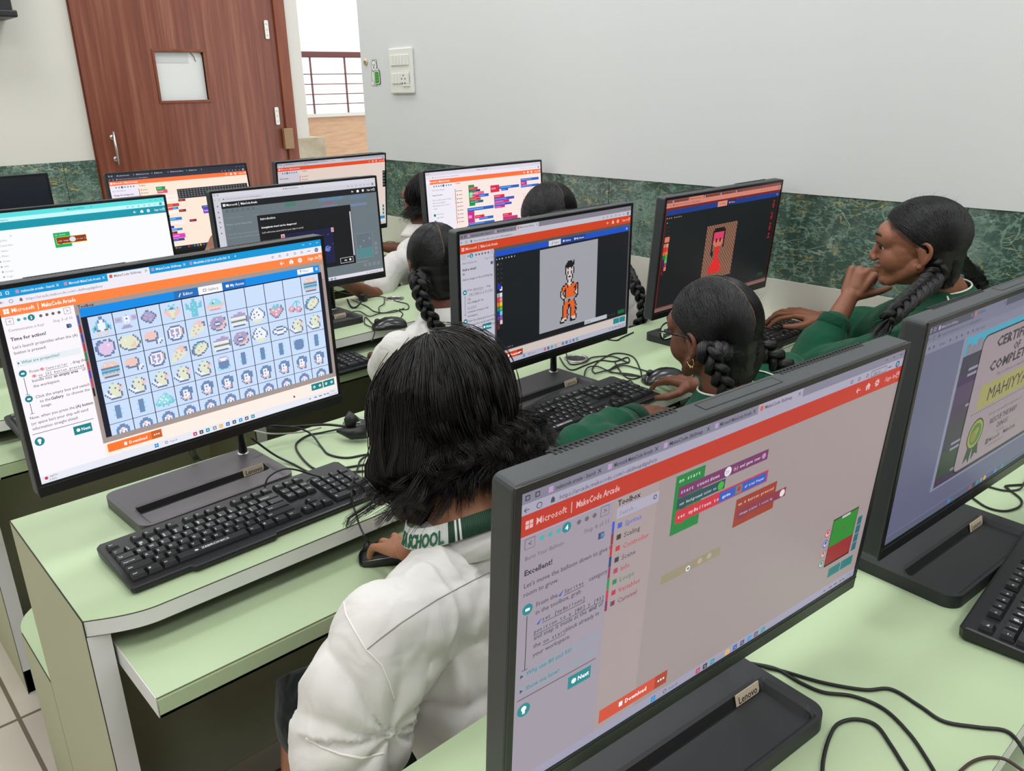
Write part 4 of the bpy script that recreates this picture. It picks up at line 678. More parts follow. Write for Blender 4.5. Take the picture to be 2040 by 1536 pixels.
def ui_plain():
    u = UI(); browser(u, (170, 168, 180), (200, 196, 206), (90, 90, 100), (120, 120, 130), ((100, 420, 'makecode arcade'), (422, 800, 'Microsoft MakeCode Arcade'), (802, 1130, 'MakeCode Skillmap')), 2, 34, 60); header(u, (226, 74, 36), 60, 112, (250, 200, 190)); u.rect(0, 112, 356, 1040, (206, 200, 210), 2); u.rect(356, 112, 1920, 1040, (226, 208, 198), 2)
    for k in range(7): u.circ(80+k*38, 140, 16 if k == 2 else 9, TEAL if k == 2 else (80, 90, 104), 4)
    u.text(30, 222, 'Start the game', 25, (70, 66, 76), 5, .025); u.text(400, 140, 'Toolbox', 24, (60, 50, 60), 5, .02)
    for i, c in enumerate(((50, 80, 190), (190, 50, 60), (60, 60, 90), (170, 60, 90), (40, 130, 80))): u.rect(362, 190+i*44, 370, 232+i*44, c, 4); u.rect(400, 202+i*44, 416, 216+i*44, (220, 80, 50), 4); u.rect(426, 206+i*44, 500, 214+i*44, (150, 130, 130), 4)
    u.rect(1870, 244, 1920, 497, (20, 22, 28), 6)
    for i in range(5): u.rect(1886, 262+i*46, 1904, 280+i*46, (150, 150, 156), 7)
    for i in range(3): u.rect(1858, 774+i*56, 1890, 816+i*56, TEAL, 5)
    u.rect(1800, 950, 1900, 996, (30, 140, 190), 5); taskbar(u, (206, 204, 216), 1036, left=False); return u
# ------------------------------------------------------------------ all-in-one computers
M_SHELL = mat('charcoal_shell', rgb(52, 55, 58), .45, vary=.04, vscale=6, bump=.08, bscale=600)
M_BEZ = mat('black_bezel', rgb(14, 15, 19), .3)
M_SLOT = mat('vent_black', rgb(8, 8, 9), .7)
M_GREYB = mat('grey_brushed_base', rgb(92, 88, 92), .42, .3, aniso=.4, vary=.05, vscale=10)
M_DKB = mat('dark_base', rgb(38, 39, 42), .5, vary=.06, vscale=9)
M_TAG = mat('champagne_tag', rgb(216, 200, 176), .4, .05)
M_INK = mat('tag_ink', rgb(24, 22, 22), .6)
def housing_mesh():
    b = B(); w = SW/2+.0075; t = SH+.0075; c = -.021   # local: x, y back, z up from the bottom of the visible picture
    prof = rrect(-w, w, c, t, .007, 4)
    T = MX(((1, 0, 0, 0), (0, 0, 1, 0), (0, 1, 0, 0), (0, 0, 0, 1)))
    def ring(ins, y):
        return [V((x*(1-ins/w), y, (z-(c+t)/2)*(1-ins/((t-c)/2))+(c+t)/2)) for x, z in prof]
    b.loft([ring(.001, .0), ring(0, .0015), ring(0, .024), ring(.004, .030), ring(.03, .044), ring(.08, .050)][::-1], M_SHELL, True, True, False)
    # bezel face with opening border
    def rr2(x0, x1, z0, z1, y, m):
        b.add([(x0, y, z0), (x1, y, z0), (x1, y, z1), (x0, y, z1)], [(0, 1, 2, 3)], m)
    for q in ((-w+.0012, w-.0012, SH, t-.0012), (-w+.0012, w-.0012, c+.0012, 0), (-w+.0012, -SW/2, 0, SH), (SW/2, w-.0012, 0, SH)): b.box(q[0], q[1], -.0018, .0002, q[2], q[3], M_BEZ)
    b.box(-w+.001, w-.001, -.0024, -.0016, -.0045, -.0035, M_SHELL)
    return b.mesh('screen_housing')
def vent_mesh(x0, x1):
    b = B(); t = SH+.0075
    if True:
        n = 26; b.box(x0-.003, x1+.003, .0262, .0285, t-.0006, t+.0003, M_SLOT)
        for k in range(n): x = x0+(x1-x0)*k/n; b.box(x, x+(x1-x0)/n*.5, .020, .0264, t-.001, t+.0004, M_SLOT)
    return b.mesh('vent_grille')
def cam_mesh():
    b = B(); t = SH+.0075
    for q in ((-.055, .055, .0205, .0213), (-.055, .055, .0080, .0088), (-.055, -.0542, .008, .0213), (.0542, .055, .008, .0213)): b.box(q[0], q[1], q[2], q[3], t-.001, t+.0003, M_SLOT)
    b.box(-.054, .054, .009, .0205, t-.001, t+.0002, M_SHELL); return b.mesh('camera_cover')
ME_H, ME_V, ME_V2, ME_C = housing_mesh(), vent_mesh(-.215, -.075), vent_mesh(.07, .215), cam_mesh()
def base_mesh(mt, ribbed):
    b = B(); W, D = .145, .090; nx, ny = 56, 40
    def h(x, y):
        e = 0
        z = .020
        # recessed storage tray toward the front, slot wall behind it
        inx = min(1, max(0, (W-.014-abs(x))/.005)); iny = min(1, max(0, (-.006-y)/.007))*min(1, max(0, (y+D-.007)/.005))
        dep = .0115 if not ribbed else .0035
        tr = inx*iny; slot = min(1, max(0, (W-.02-abs(x))/.006))*min(1, max(0, (-.004-y)/.003))*min(1, max(0, (y+(.031 if ribbed else .016))/.004))
        z -= max(tr*dep, slot*.0125)
        if ribbed and tr > .9 and slot < .1: z -= .0005*(int(x/.0025) % 2)
        return z, slot > .3
    out = rrect(-W, W, -D, D, .022, 8); 
    def inside(x, y):
        r = .022; dx = max(0, abs(x)-(W-r)); dy = max(0, abs(y)-(D-r)); return math.hypot(dx, dy) <= r+.0005
    vs = []; fs = [[], []]; idx = {}
    def q(x, y):   # pull grid points onto the rounded outline
        r = .022; dx = abs(x)-(W-r); dy = abs(y)-(D-r)
        if dx > 0 and dy > 0:
            d = math.hypot(dx, dy)
            m_ = max(dx, dy)
            if d > 0: s_ = m_/d; dx *= s_; dy *= s_; x = math.copysign(W-r+dx, x); y = math.copysign(D-r+dy, y)
        return x, y
    for j in range(ny+1):
        for i in range(nx+1):
            x, y = -W+2*W*i/nx, -D+2*D*j/ny; z, sl = h(x, y); x, y = q(x, y)
            vs.append(V((x, y, z)))
    for j in range(ny):
        for i in range(nx):
            xm, ym = -W+2*W*(i+.5)/nx, -D+2*D*(j+.5)/ny; z, sl = h(xm, ym); a = j*(nx+1)+i
            fs[1 if sl else 0].append((a, a+1, a+nx+2, a+nx+1))
    b.add(vs, fs[0], mt, False); b.add(vs, fs[1], M_SLOT, False)
    ring = [j for j in range(nx+1)]+[(j+1)*(nx+1)-1 for j in range(1, ny+1)]+[ny*(nx+1)+i for i in range(nx-1, -1, -1)]+[j*(nx+1) for j in range(ny-1, 0, -1)]
    rt_ = [vs[i] for i in ring]; rings = [[V((p.x*1.0, p.y*1.0, .0)) for p in rt_], [V((p.x, p.y, .002)) for p in rt_], [V((p.x, p.y, .0165)) for p in rt_], rt_]
    b.loft(rings, mt, True, False, False); b.add(rings[0], [list(range(len(rt_)))[::-1]], mt)
    return b.mesh('stand_base')
ME_B1, ME_B0 = base_mesh(M_GREYB, True), base_mesh(M_DKB, False)
def tag_mesh():
    b = B(); b.box(-.0215, .0215, -.0009, 0, -.0085, .0085, M_TAG); put_text(b, 'Lenovo', M_INK, MX.Translation((0, -.00105, -.0045))@MX.Rotation(pi/2, 4, 'X'), .0125, .012, .035, True); return b.mesh('name_tag')
ME_T = tag_mesh()
def stem_mesh(zb):
    b = B(); b.tube([(0, 0, .0), (0, 0, zb*.6), (0, -.004, zb+.02), (0, -.008, zb+.05)], .0085, M_BEZ, 14); b.lathe([(.0125, 0), (.0125, .0015), (.0095, .003)], M_STEEL, seg=18); return b.mesh('stand_post')
def mo(name, me, parent, loc=(0, 0, 0), rot=(0, 0, 0)):
    o = bpy.data.objects.new(name, me); link(o, parent); o.location = loc; o.rotation_euler = rot; return o
DM = {}
def computer(lab, pose, ui, boff=.06, ribbed=False, stren=1.0, extra_tag=True):
    x, y, z, yaw, tilt = pose; z += CH
    t = thing('desktop_computer', lab, 'computer', (x, y, .75), yaw)
    zb = z-.75
    hs = mo('screen_housing', ME_H, t, (0, 0, zb), (-tilt, 0, 0))
    mo('vent_grille', ME_V, hs); mo('vent_grille', ME_V2, hs); mo('camera_cover', ME_C, hs)
    if ui is not None:
        d = ui.build('display', hs, disp_mat('display_glow', stren)); d.location = (0, -.0004, 0)
    else:
        b = B(); b.box(-SW/2, SW/2, -.001, .0003, 0, SH, mat('switched_off_screen', rgb(30, 34, 44), .25)); b.build('display', hs)
    bs = mo('stand_base', ME_B1 if ribbed else ME_B0, t, (.012, boff-.002, 0)); mo('name_tag', ME_T, bs, (.100, -.009, .0135), (radians(-14), 0, 0))
    mo('stand_post', stem_mesh(zb), t, (.133, boff+.068, .0185))
    return t
POSE = {'A': (.491, 1.320, -.549, .039, .029), 'B': (1.277, 1.270, -.566, .009, -.022), 'C': (1.963, 1.305, -.570, -.017, -.093), 'D': (.623, .388, -.569, -.089, -.080), 'E': (1.237, .349, -.567, -.071, -.050), 'F': (.594, 2.344, -.563, -.004, .053), 'G': (1.220, 2.251, -.557, -.019, .037), 'H': (1.961, 2.261, -.561, -.023, .045), 'I': (1.264, 3.227, -.567, -.031, .139), 'J': (1.817, 3.083, -.558, .071, -.086)}
computer('desktop computer showing a gallery grid of pixel pictures, leftmost on the second desk', POSE['A'], ui_gallery(), .095, True)
computer('desktop computer showing a pixel figure in orange clothes on a grey canvas', POSE['B'], ui_editor(), .055)
computer('desktop computer by the wall showing a pink faced pixel figure in red', POSE['C'], ui_red(), .05)
computer('large nearest desktop computer showing green, purple and red code blocks on beige', POSE['D'], ui_balloon(), .04)
computer('desktop computer showing a certificate of completion, cut by the right edge', POSE['E'], ui_cert(), .04)
computer('desktop computer with teal toolbar and one green code block, at the left edge', POSE['F'], ui_teal(), .06)
computer('desktop computer showing a black introduction pop-up over a grey page', POSE['G'], ui_modal(), .05)
computer('desktop computer showing many red and blue code blocks on pale pink', POSE['H'], ui_blocks(), .06)
computer('desktop computer in front of the door showing dark browser tabs and code blocks', POSE['I'], ui_dark(), .06)
computer('farthest desktop computer with orange toolbar, right of the brown door', POSE['J'], ui_plain(), .06)
pk = at(97, 344, y=3.28); computer('desktop computer with its screen off, against the marble at the left edge', (pk.x-.272, 3.28, pk.z-CH-.304, 0, .03), None, .06)
# ------------------------------------------------------------------ keyboards
M_KEY = mat('key_black', rgb(30, 31, 34), .4, vary=.04, vscale=20); M_KB = mat('keyboard_black', rgb(22, 23, 25), .38); M_LEG = mat('legend_white', rgb(214, 216, 218), .5)
U_ = .019
def key_mesh(w, d, leg, big=False):
    b = B(); x0, x1, y0, y1 = .0006, w-.0006, .0006, d-.0006; a = .0022
    r0 = [V((x0, y0, 0)), V((x1, y0, 0)), V((x1, y1, 0)), V((x0, y1, 0))]; rm = [V((x0+.0004, y0+.0004, .003)), V((x1-.0004, y0+.0004, .003)), V((x1-.0004, y1-.0004, .003)), V((x0+.0004, y1-.0004, .003))]
    r1 = [V((x0+a, y0+a*1.3, .0080)), V((x1-a, y0+a*1.3, .0080)), V((x1-a, y1-a*.6, .0092)), V((x0+a, y1-a*.6, .0092))]
    b.loft([r0, rm, r1], M_KEY, True, True, False)
    if leg:
        T = MX.Translation((x0+a+.0012, y0+d*.42, .00905))@MX.Rotation(radians(4.5), 4, 'X')
        if leg == 'BRAND': T = MX.Translation((w/2+.003, y0+.0058, .0086))@MX.Rotation(radians(4.5), 4, 'X'); put_text(b, 'ZEBRONICS', M_LEG, T, .0072, .03, .046, True); b.add([T@V((-.031+.0032*cos(k*pi/5), .0025+.0026*sin(k*pi/5), 0)) for k in range(10)], [list(range(10))], M_LEG)
        else:
            L_ = leg.split('|')
            for i, s_ in enumerate(L_):
                sz = .0062 if len(s_) == 1 else .0040
                put_text(b, s_, M_LEG, T@MX.Translation((0, -.0052*i if len(L_) > 1 else -.001, 0)), sz, .03)
    return b.mesh('key')
def layout():
    K = []; m = .0085; yb = .016
    def row(y, items, x=m):
        for it in items:
            if isinstance(it, (int, float)): x += it*U_; continue
            leg, w = it if isinstance(it, tuple) else (it, 1); K.append((x, y, w*U_, U_, leg)); x += w*U_
    r = [yb+i*U_ for i in range(5)]; fy = yb+5*U_+.006
    row(fy, ['Esc', 1, 'F1', 'F2', 'F3', 'F4', .5, 'F5', 'F6', 'F7', 'F8', .5, 'F9', 'F10', 'F11', 'F12', .3, 'Prt', 'Scr', 'Pau'])
    row(r[4], ['~|`', '!|1', '@|2', '#|3', '$|4', '%|5', '^|6', '&|7', '*|8', '(|9', ')|0', '_|-', '+|=', ('Backspace', 2), .3, 'Ins', 'Home', 'PgUp', .3, 'Num', '/', '*', '-'])
    row(r[3], [('Tab', 1.5)]+list('QWERTYUIOP')+['{|[', '}|]', ('| \\', 1.5), .3, 'Del', 'End', 'PgDn', .3, '7', '8', '9'])
    row(r[2], [('Caps Lock', 1.75)]+list('ASDFGHJKL')+[':|;', '"|,', ('Enter', 2.25), 3.6, '4', '5', '6'])
    row(r[1], [('Shift', 2.25)]+list('ZXCVBNM')+['<|,', '>|.', '?|/', ('Shift', 2.75), 1.3, '^', 1.3, '1', '2', '3'])
    row(r[0], [('Ctrl', 1.25), ('#', 1.25), ('Alt', 1.25), ('BRAND', 6.25), ('Alt', 1.25), ('#', 1.25), ('=', 1.25), ('Ctrl', 1.25), .3, '<', 'v', '>', .3, ('0', 2), '.'])
    xp = m+18.6*U_+3*U_
    K.append((xp, r[2], U_, 2*U_, '+')); K.append((xp, r[0], U_, 2*U_, 'Ent'))
    return K
KL = layout(); KME = []
for (x, y, w, d, leg) in KL: KME.append(key_mesh(w, d, leg))
def body_mesh():
    b = B(); W, D = .449, .156
    out = [(0, .004), (.004, 0), (.09, 0), (.095, -.007), (.232, -.007), (.237, 0), (W-.004, 0), (W, .004), (W, D-.006), (W-.006, D), (.006, D), (0, D-.006)]
    zt = lambda y: .0125+.009*y/D
    def ring(ins, z, top): 
        cx, cy = W/2, D/2; return [V((cx+(x-cx)*(1-ins/cx), cy+(y-cy)*(1-ins/cy), (zt(y)-z) if top else z)) for x, y in out]
    b.loft([ring(.006, .0, False), ring(.001, .004, False), ring(0, .0045, True), ring(.0012, .001, True), ring(.004, 0, True)], M_KB, True, True, False)
    return b.mesh('keyboard_body')
ME_KB = body_mesh(); KT = math.atan(.009/.156)
order = sorted(range(len(KL)), key=lambda i: (KL[i][0] > .36 and KL[i][1] < .05, 0))
FULL = order[:100]; RESTI = order[100:]
def merged_keys(ids, name):
    b = B()
    for i in ids:
        me = KME[i]; x, y = KL[i][:2]; z = .0118+y*.06
        for mi, m_ in enumerate(me.materials):
            fs = [tuple(p.vertices) for p in me.polygons if p.material_index == mi]
            if fs: b.add([V((v.co.x+x, v.co.y+y, v.co.z+z)) for v in me.vertices], fs, m_)
    return b.mesh(name)
ME_REST, ME_ALLK = merged_keys(RESTI, 'keycaps'), merged_keys(range(len(KL)), 'keycaps')
def keyboard(lab, loc, rz, full):
    t = thing('keyboard', lab, 'keyboard', loc, rz); mo('keyboard_body', ME_KB, t)
    if full:
        for i in FULL: x, y = KL[i][:2]; mo('key', KME[i], t, (x, y, .0118+y*.06))
        r = mo('keycaps', ME_REST, t); r['kind'] = 'stuff'
    else: mo('keycaps', ME_ALLK, t)
    return t
keyboard('black keyboard on the white edged desk end, in front of the gallery screen', (.283, 1.158, .7502), .01, True)
keyboard('black keyboard below the orange pixel figure screen, in front of the pupil in glasses', (1.035, 1.108, .7502), .0, True)
keyboard('black keyboard cut by the right edge, in front of the certificate screen', (1.053, .127, .7502), .075, True)
keyboard('black keyboard beside the wall, in front of the red figure screen', (1.80, 1.125, .7502), -.03, False)
keyboard('black keyboard on the shelf behind the short haired head, under the black pop-up screen', (.80, 1.955, .6902), .0, False)
kf = at(8, 838, z=.76); keyboard('black keyboard poking out left of the gallery screen, on the third desk', (kf.x-.0, kf.y-.155, .7502), -.0, False)
# ------------------------------------------------------------------ mice
M_MS = mat('mouse_black', rgb(22, 23, 27), .28, coat=.3)
def mouse_parts():
    b = B(); n = 20; rings = []
    for (y, w, h) in ((-.055, .010, .009), (-.053, .019, .016), (-.044, .0265, .025), (-.028, .030, .032), (-.008, .0300, .0355), (.012, .0285, .034), (.032, .0275, .027), (.046, .0245, .0185), (.053, .018, .012), (.055, .010, .008)):
        rings.append([V((w*cos(t)*(1 if abs(y) > .05 else 1-.06*sin(max(0, t if t < pi else 0))), y, max(.0006, (h*sin(t) if t <= pi else .0006)) if t <= pi else .0006)) for t in [2*pi*k/n for k in range(n)]])
    for r in rings:
        for k in range(n//2+1, n): t = (k-n/2)/(n/2); r[k].x = -r[0].x+2*r[0].x*t; r[k].z = .0006
    b.loft(rings, M_MS, True, True, True); m0 = b.mesh('mouse_shell')
    b = B(); b.cyl((-.004, .036, .0235), .0095, .008, M_BLACKM, 'x', 16); m1 = b.mesh('scroll_wheel')
    b = B(); b.tube([(0, .051, .0175), (0, .03, .0290), (0, .012, .0352), (0, .004, .0366)], .0006, M_SLOT, 5); b.tube([(-.0292, -.03, .014), (-.029, 0, .017), (-.0272, .03, .014), (-.020, .049, .009)], .0007, M_STEEL, 5); b.tube([(.0292, -.03, .014), (.029, 0, .017), (.0272, .03, .014), (.020, .049, .009)], .0007, M_STEEL, 5); m2 = b.mesh('trim_line')
    return m0, m1, m2
MSM = mouse_parts()
def mouse(lab, loc, rz):
    t = thing('computer_mouse', lab, 'mouse', loc, rz)
    for nme, me in zip(('mouse_shell', 'scroll_wheel', 'trim_line'), MSM): mo(nme, me, t)
    return t
pA = at(778, 1100, z=.70); mouse('black mouse under the fingers of the short haired pupil in white', (pA.x, pA.y, .6904), radians(58))
pB = at(1322, 748, z=.765); mouse('black mouse under the hand of the pupil in glasses', (pB.x, pB.y, .7504), radians(62))
pC = at(1540, 621, z=.77); mouse('black mouse by the wall, under the hand of the pupil resting on a fist', (2.135, 1.24, .7504), radians(70))
pG = at(775, 642, z=.768); mouse('black mouse with no hand on it, beside the braided pupil in white', (pG.x, pG.y, .7504), radians(66))
# ------------------------------------------------------------------ cables
M_CAB = mat('cable_black', rgb(16, 17, 18), .45)
M_CABG = mat('cable_grey', rgb(170, 170, 164), .5)
def cable(lab, pts, z=.7525, r=.0022, m=M_CAB, name='cable', n=8):
    P = []
    for p in pts:
        zz = p[2] if len(p) > 2 else z; P.append(at(p[0], p[1], y=-zz) if zz < 0 else at(p[0], p[1], z=zz))
    b = B(); b.tube(smooth_path(P, n), r, m, 6); return tag(b.build(name), lab, 'cable')
cable('black cable running from under the nearest screen to the right edge, upper one', [(1450, 1316, .757), (1500, 1322, .757), (1560, 1337), (1640, 1360), (1722, 1374), (1775, 1373), (1830, 1405), (1880, 1437), (1950, 1449), (2006, 1457), (2036, 1490), (2050, 1520)])
cable('black cable from under the nearest screen down to the bottom edge', [(1450, 1316), (1490, 1321), (1545, 1332), (1595, 1360), (1640, 1379), (1700, 1387), (1760, 1412), (1810, 1460), (1845, 1510), (1880, 1570)])
cable('black cable loop arching at the bottom edge, right of the stand', [(1638, 1560), (1640, 1515), (1652, 1470), (1670, 1442), (1706, 1433), (1745, 1445), (1775, 1485), (1800, 1525), (1830, 1570)], r=.0023)
cable('brown black cable crossing the bottom right corner', [(1890, 1560), (1930, 1522), (1965, 1509), (2000, 1512), (2030, 1530), (2050, 1545)], r=.0018, m=mat('cable_brown', rgb(58, 40, 34), .5))
cable('thin black cables looping out beside the certificate screen', [(2050, 945), (2040, 962, .76), (2030, 975), (2000, 977), (1960, 968), (1940, 975)], r=.0018)
cable('black cable hooking round on the desk below the certificate screen', [(1935, 990), (1965, 1010), (2000, 1018), (2030, 1010), (2034, 995), (2010, 975), (2005, 968), (2050, 965)], r=.002)
# gallery screen cables
cable('black cable bending down from the gallery screen toward its keyboard', [(500, 872, .80), (545, 905, .765), (585, 925), (620, 942), (660, 943), (735, 938), (790, 938)])
cable('black looped cable between gallery screen and short haired head', [(690, 852, .758), (640, 862), (612, 868), (590, 885), (596, 905), (620, 930), (645, 937), (680, 933), (735, 925), (790, 925)])
cable('black cable swinging from the power socket to the gallery screen', [(690, 850, .775), (650, 846, .775), (600, 849, .78), (545, 852, .785), (520, 845, .80)], r=.003)
cable('black cable curving over the desk behind the gallery keyboard', [(540, 848, .79), (590, 852, .78), (620, 865, .765), (640, 890), (655, 905), (690, 912), (735, 905), (790, 905)])
cable('pale grey cable behind the gallery screen', [(500, 856, .775), (540, 864, .77), (600, 861, .77), (640, 852, .77)], r=.0018, m=M_CABG)
cable('thin black cable arching onto the rear of the gallery keyboard', [(527, 975, .7715), (534, 952, .79), (560, 936, .80), (585, 935, .795), (620, 945, .775), (640, 950, .772)], r=.0016)
cable('black mouse cable hanging over the white desk edge to the mouse on the shelf', [(800, 880), (750, 900), (720, 915), (712, 935, .76), (702, 962, .778), (700, 985, .775), (704, 1008, .757), (708, 1020, -1.104), (716, 1046, -1.085), (728, 1070, -1.05), (740, 1084, .700), (748, 1088, .697)], r=.0019)
b = B(); q = [at(700, 832, z=.80), at(694, 845, z=.79), at(684, 858, z=.765), at(716, 862, z=.76)]
b.tube([at(706, 828, z=.80), at(698, 838, z=.79), at(700, 852, z=.775)], [.016, .014, .012], M_BLACKM, 10); b.tube([at(672, 858, z=.77), at(700, 864, z=.768), at(730, 860, z=.77)], [.004, .013, .015], M_BLACKM, 10); b.tube([at(704, 842, z=.785), at(718, 842, z=.785)], .0035, M_STEEL, 8)
tag(b.build('power_plug'), 'black power plug with metal pins beside the short haired head', 'plug')
cable('black power lead hanging behind the stand of the gallery screen', [(378, 880, .80), (385, 905, .757), (392, 915, .74), (400, 925, .70)], r=.0065)
# orange figure screen tangle
tg = [[(1115, 712), (1125, 728), (1140, 737), (1165, 728), (1195, 718), (1225, 720), (1250, 712), (1252, 722), (1230, 727), (1215, 740), (1255, 745), (1285, 752)], [(1128, 703, .77), (1135, 725), (1165, 722), (1180, 712), (1220, 710), (1250, 722)], [(1170, 768), (1164, 750), (1170, 733), (1190, 730), (1215, 740), (1250, 748), (1275, 750)], [(1185, 744), (1180, 735), (1195, 718), (1225, 704), (1260, 710), (1275, 735), (1278, 750)], [(1185, 744), (1220, 735), (1245, 728), (1290, 740)], [(1238, 768), (1255, 758), (1262, 768), (1258, 775)], [(1225, 722), (1240, 745), (1260, 755), (1290, 745)]]
for i, q in enumerate(tg): cable(['black cable looping back under the orange figure screen', 'black cable dropping from the orange figure screen to the grommet', 'black cable curling left beside the stand of the orange figure screen', 'black cable arching widest beside the hand of the pupil in glasses', 'black cable crossing the tangle toward the mouse of the pupil in glasses', 'short black cable hook at the rear corner of the glasses pupil\'s keyboard', 'black cable crossing the middle of the tangle behind the glasses pupil\'s keyboard'][i], q, r=.0019, z=.7524+.0012*(i % 3))
cable('black cable trailing off the right end of the orange figure screen', [(1210, 676), (1228, 678), (1240, 672), (1262, 662)], r=.002)
# pop-up screen tangle
tg = [[(655, 575, .775), (690, 585, .77), (740, 590, .765), (765, 592), (790, 600), (812, 606), (812, 616), (795, 616)], [(660, 605), (675, 625), (665, 618)], [(640, 645), (690, 625), (715, 620), (735, 630), (755, 625), (785, 622), (805, 614)], [(700, 597, .757), (730, 610), (745, 620), (765, 623), (790, 618), (802, 624), (800, 630), (795, 640)], [(742, 645), (728, 632), (727, 645), (745, 655), (745, 668), (740, 680)], [(765, 592, .757), (765, 605), (755, 612), (756, 622)]]
for i, q in enumerate(tg): cable(['black cable from the pop-up screen curving over the grommet', 'short black cable under the pop-up screen', 'black cable running over the stand of the pop-up screen', 'black cable zigzagging to the mouse with no hand', 'black cable dropping from the tangle to the keyboard on the third desk', 'thin black cable joining the grommet by the braided pupil in white'][i], q, r=.0018, z=.7524+.0012*(i % 3))
b = B(); b.box(-.012, .012, -.011, .011, 0, .026, M_BLACKM); o = b.build('power_adapter', bevel=.003); p = at(724, 597, z=.756); o.location = (p.x, p.y, .7505); o.rotation_euler = (0, 0, .5); tag(o, 'small black power adapter block among cables behind the pop-up screen', 'adapter')
cable('wide black strap loop hanging behind the pop-up screen', [(692, 597, .77), (697, 608, .757), (703, 613), (712, 610, .757), (720, 600, .77)], r=.0035)
cable('black cable on the far desk beside the white sleeve', [(762, 486), (775, 481, .757), (790, 484), (800, 490)], r=.002)
# ------------------------------------------------------------------ people
def skin_mat(name, c, sss=.08):
    m = mat(name, c, .48, spec=.4, bump=.25, bscale=260, vary=.07, vscale=18, sss=sss); return m
M_SK1 = skin_mat('skin_light_brown', rgb(172, 118, 88)); M_SK2 = skin_mat('skin_brown', rgb(116, 74, 55)); M_SK3 = skin_mat('skin_warm_brown', rgb(142, 92, 69)); M_SK4 = skin_mat('skin_dark_brown', rgb(108, 66, 50))
def hair_mat(name, c, r=.38):
    m = bpy.data.materials.new(name); m.use_nodes = True; nt, b = nodes(m)
    b.inputs['Base Color'].default_value = c; b.inputs['Roughness'].default_value = r; b.inputs['Specular IOR Level'].default_value = .42
    return m
M_HR1 = hair_mat('hair_dark_brown', rgb(22, 17, 16), .45); M_HR2 = hair_mat('hair_black', rgb(9, 9, 11), .42); M_PART = mat('scalp_line', rgb(120, 86, 68), .6)
def cloth(name, c, fine=900, coarse=14, st=.35, sheen=.2):
    m = mat(name, c, .85, spec=.2, sheen=sheen)
    nt, b = nodes(m); N = nt.nodes.new; L = nt.links.new; tc = N('ShaderNodeTexCoord')
    n1 = N('ShaderNodeTexNoise'); n1.inputs['Scale'].default_value = coarse; n1.inputs['Detail'].default_value = 2; n1.inputs['Distortion'].default_value = 1.2; L(tc.outputs['Object'], n1.inputs['Vector'])
    n2 = N('ShaderNodeTexNoise'); n2.inputs['Scale'].default_value = fine; L(tc.outputs['Object'], n2.inputs['Vector'])
    b1 = N('ShaderNodeBump'); b1.inputs['Strength'].default_value = st; b1.inputs['Distance'].default_value = .02; L(n1.outputs['Fac'], b1.inputs['Height'])
    b2 = N('ShaderNodeBump'); b2.inputs['Strength'].default_value = .25; b2.inputs['Distance'].default_value = .0008; L(n2.outputs['Fac'], b2.inputs['Height']); L(b1.outputs['Normal'], b2.inputs['Normal']); L(b2.outputs['Normal'], b.inputs['Normal'])
    return m
M_SHIRT = cloth('white_cotton', rgb(212, 209, 205), st=.3); M_SWEAT = cloth('green_fleece', rgb(12, 74, 50), 700, 9, .35, .12); M_SKIRT = cloth('dark_green_skirt', rgb(10, 20, 20)); M_RIB = cloth('green_rib_knit', rgb(10, 64, 44), 500, 30, .2, .1)
M_PIPE = mat('white_piping', rgb(226, 226, 214), .6); M_SOCK = mat('white_sock', rgb(220, 220, 216), .8); M_SHOE = mat('black_shoe', rgb(16, 16, 18), .4)
M_GOLD = mat('gold', (.8, .55, .3, 1), .25, 1); M_EYE = mat('eye_white', rgb(226, 220, 216), .25); M_IRIS = mat('iris_dark', rgb(30, 18, 14), .15); M_LIP = mat('lip', rgb(128, 70, 62), .45)
M_FRAME_BK = mat('glasses_black', rgb(14, 14, 16), .25)
def glass_mat():
    m = bpy.data.materials.new('lens_glass'); m.use_nodes = True; nt, b = nodes(m); b.inputs['Transmission Weight'].default_value = 1; b.inputs['Roughness'].default_value = .02; b.inputs['IOR'].default_value = 1.05; b.inputs['Base Color'].default_value = (1, 1, 1, 1); return m
M_LENS = glass_mat()
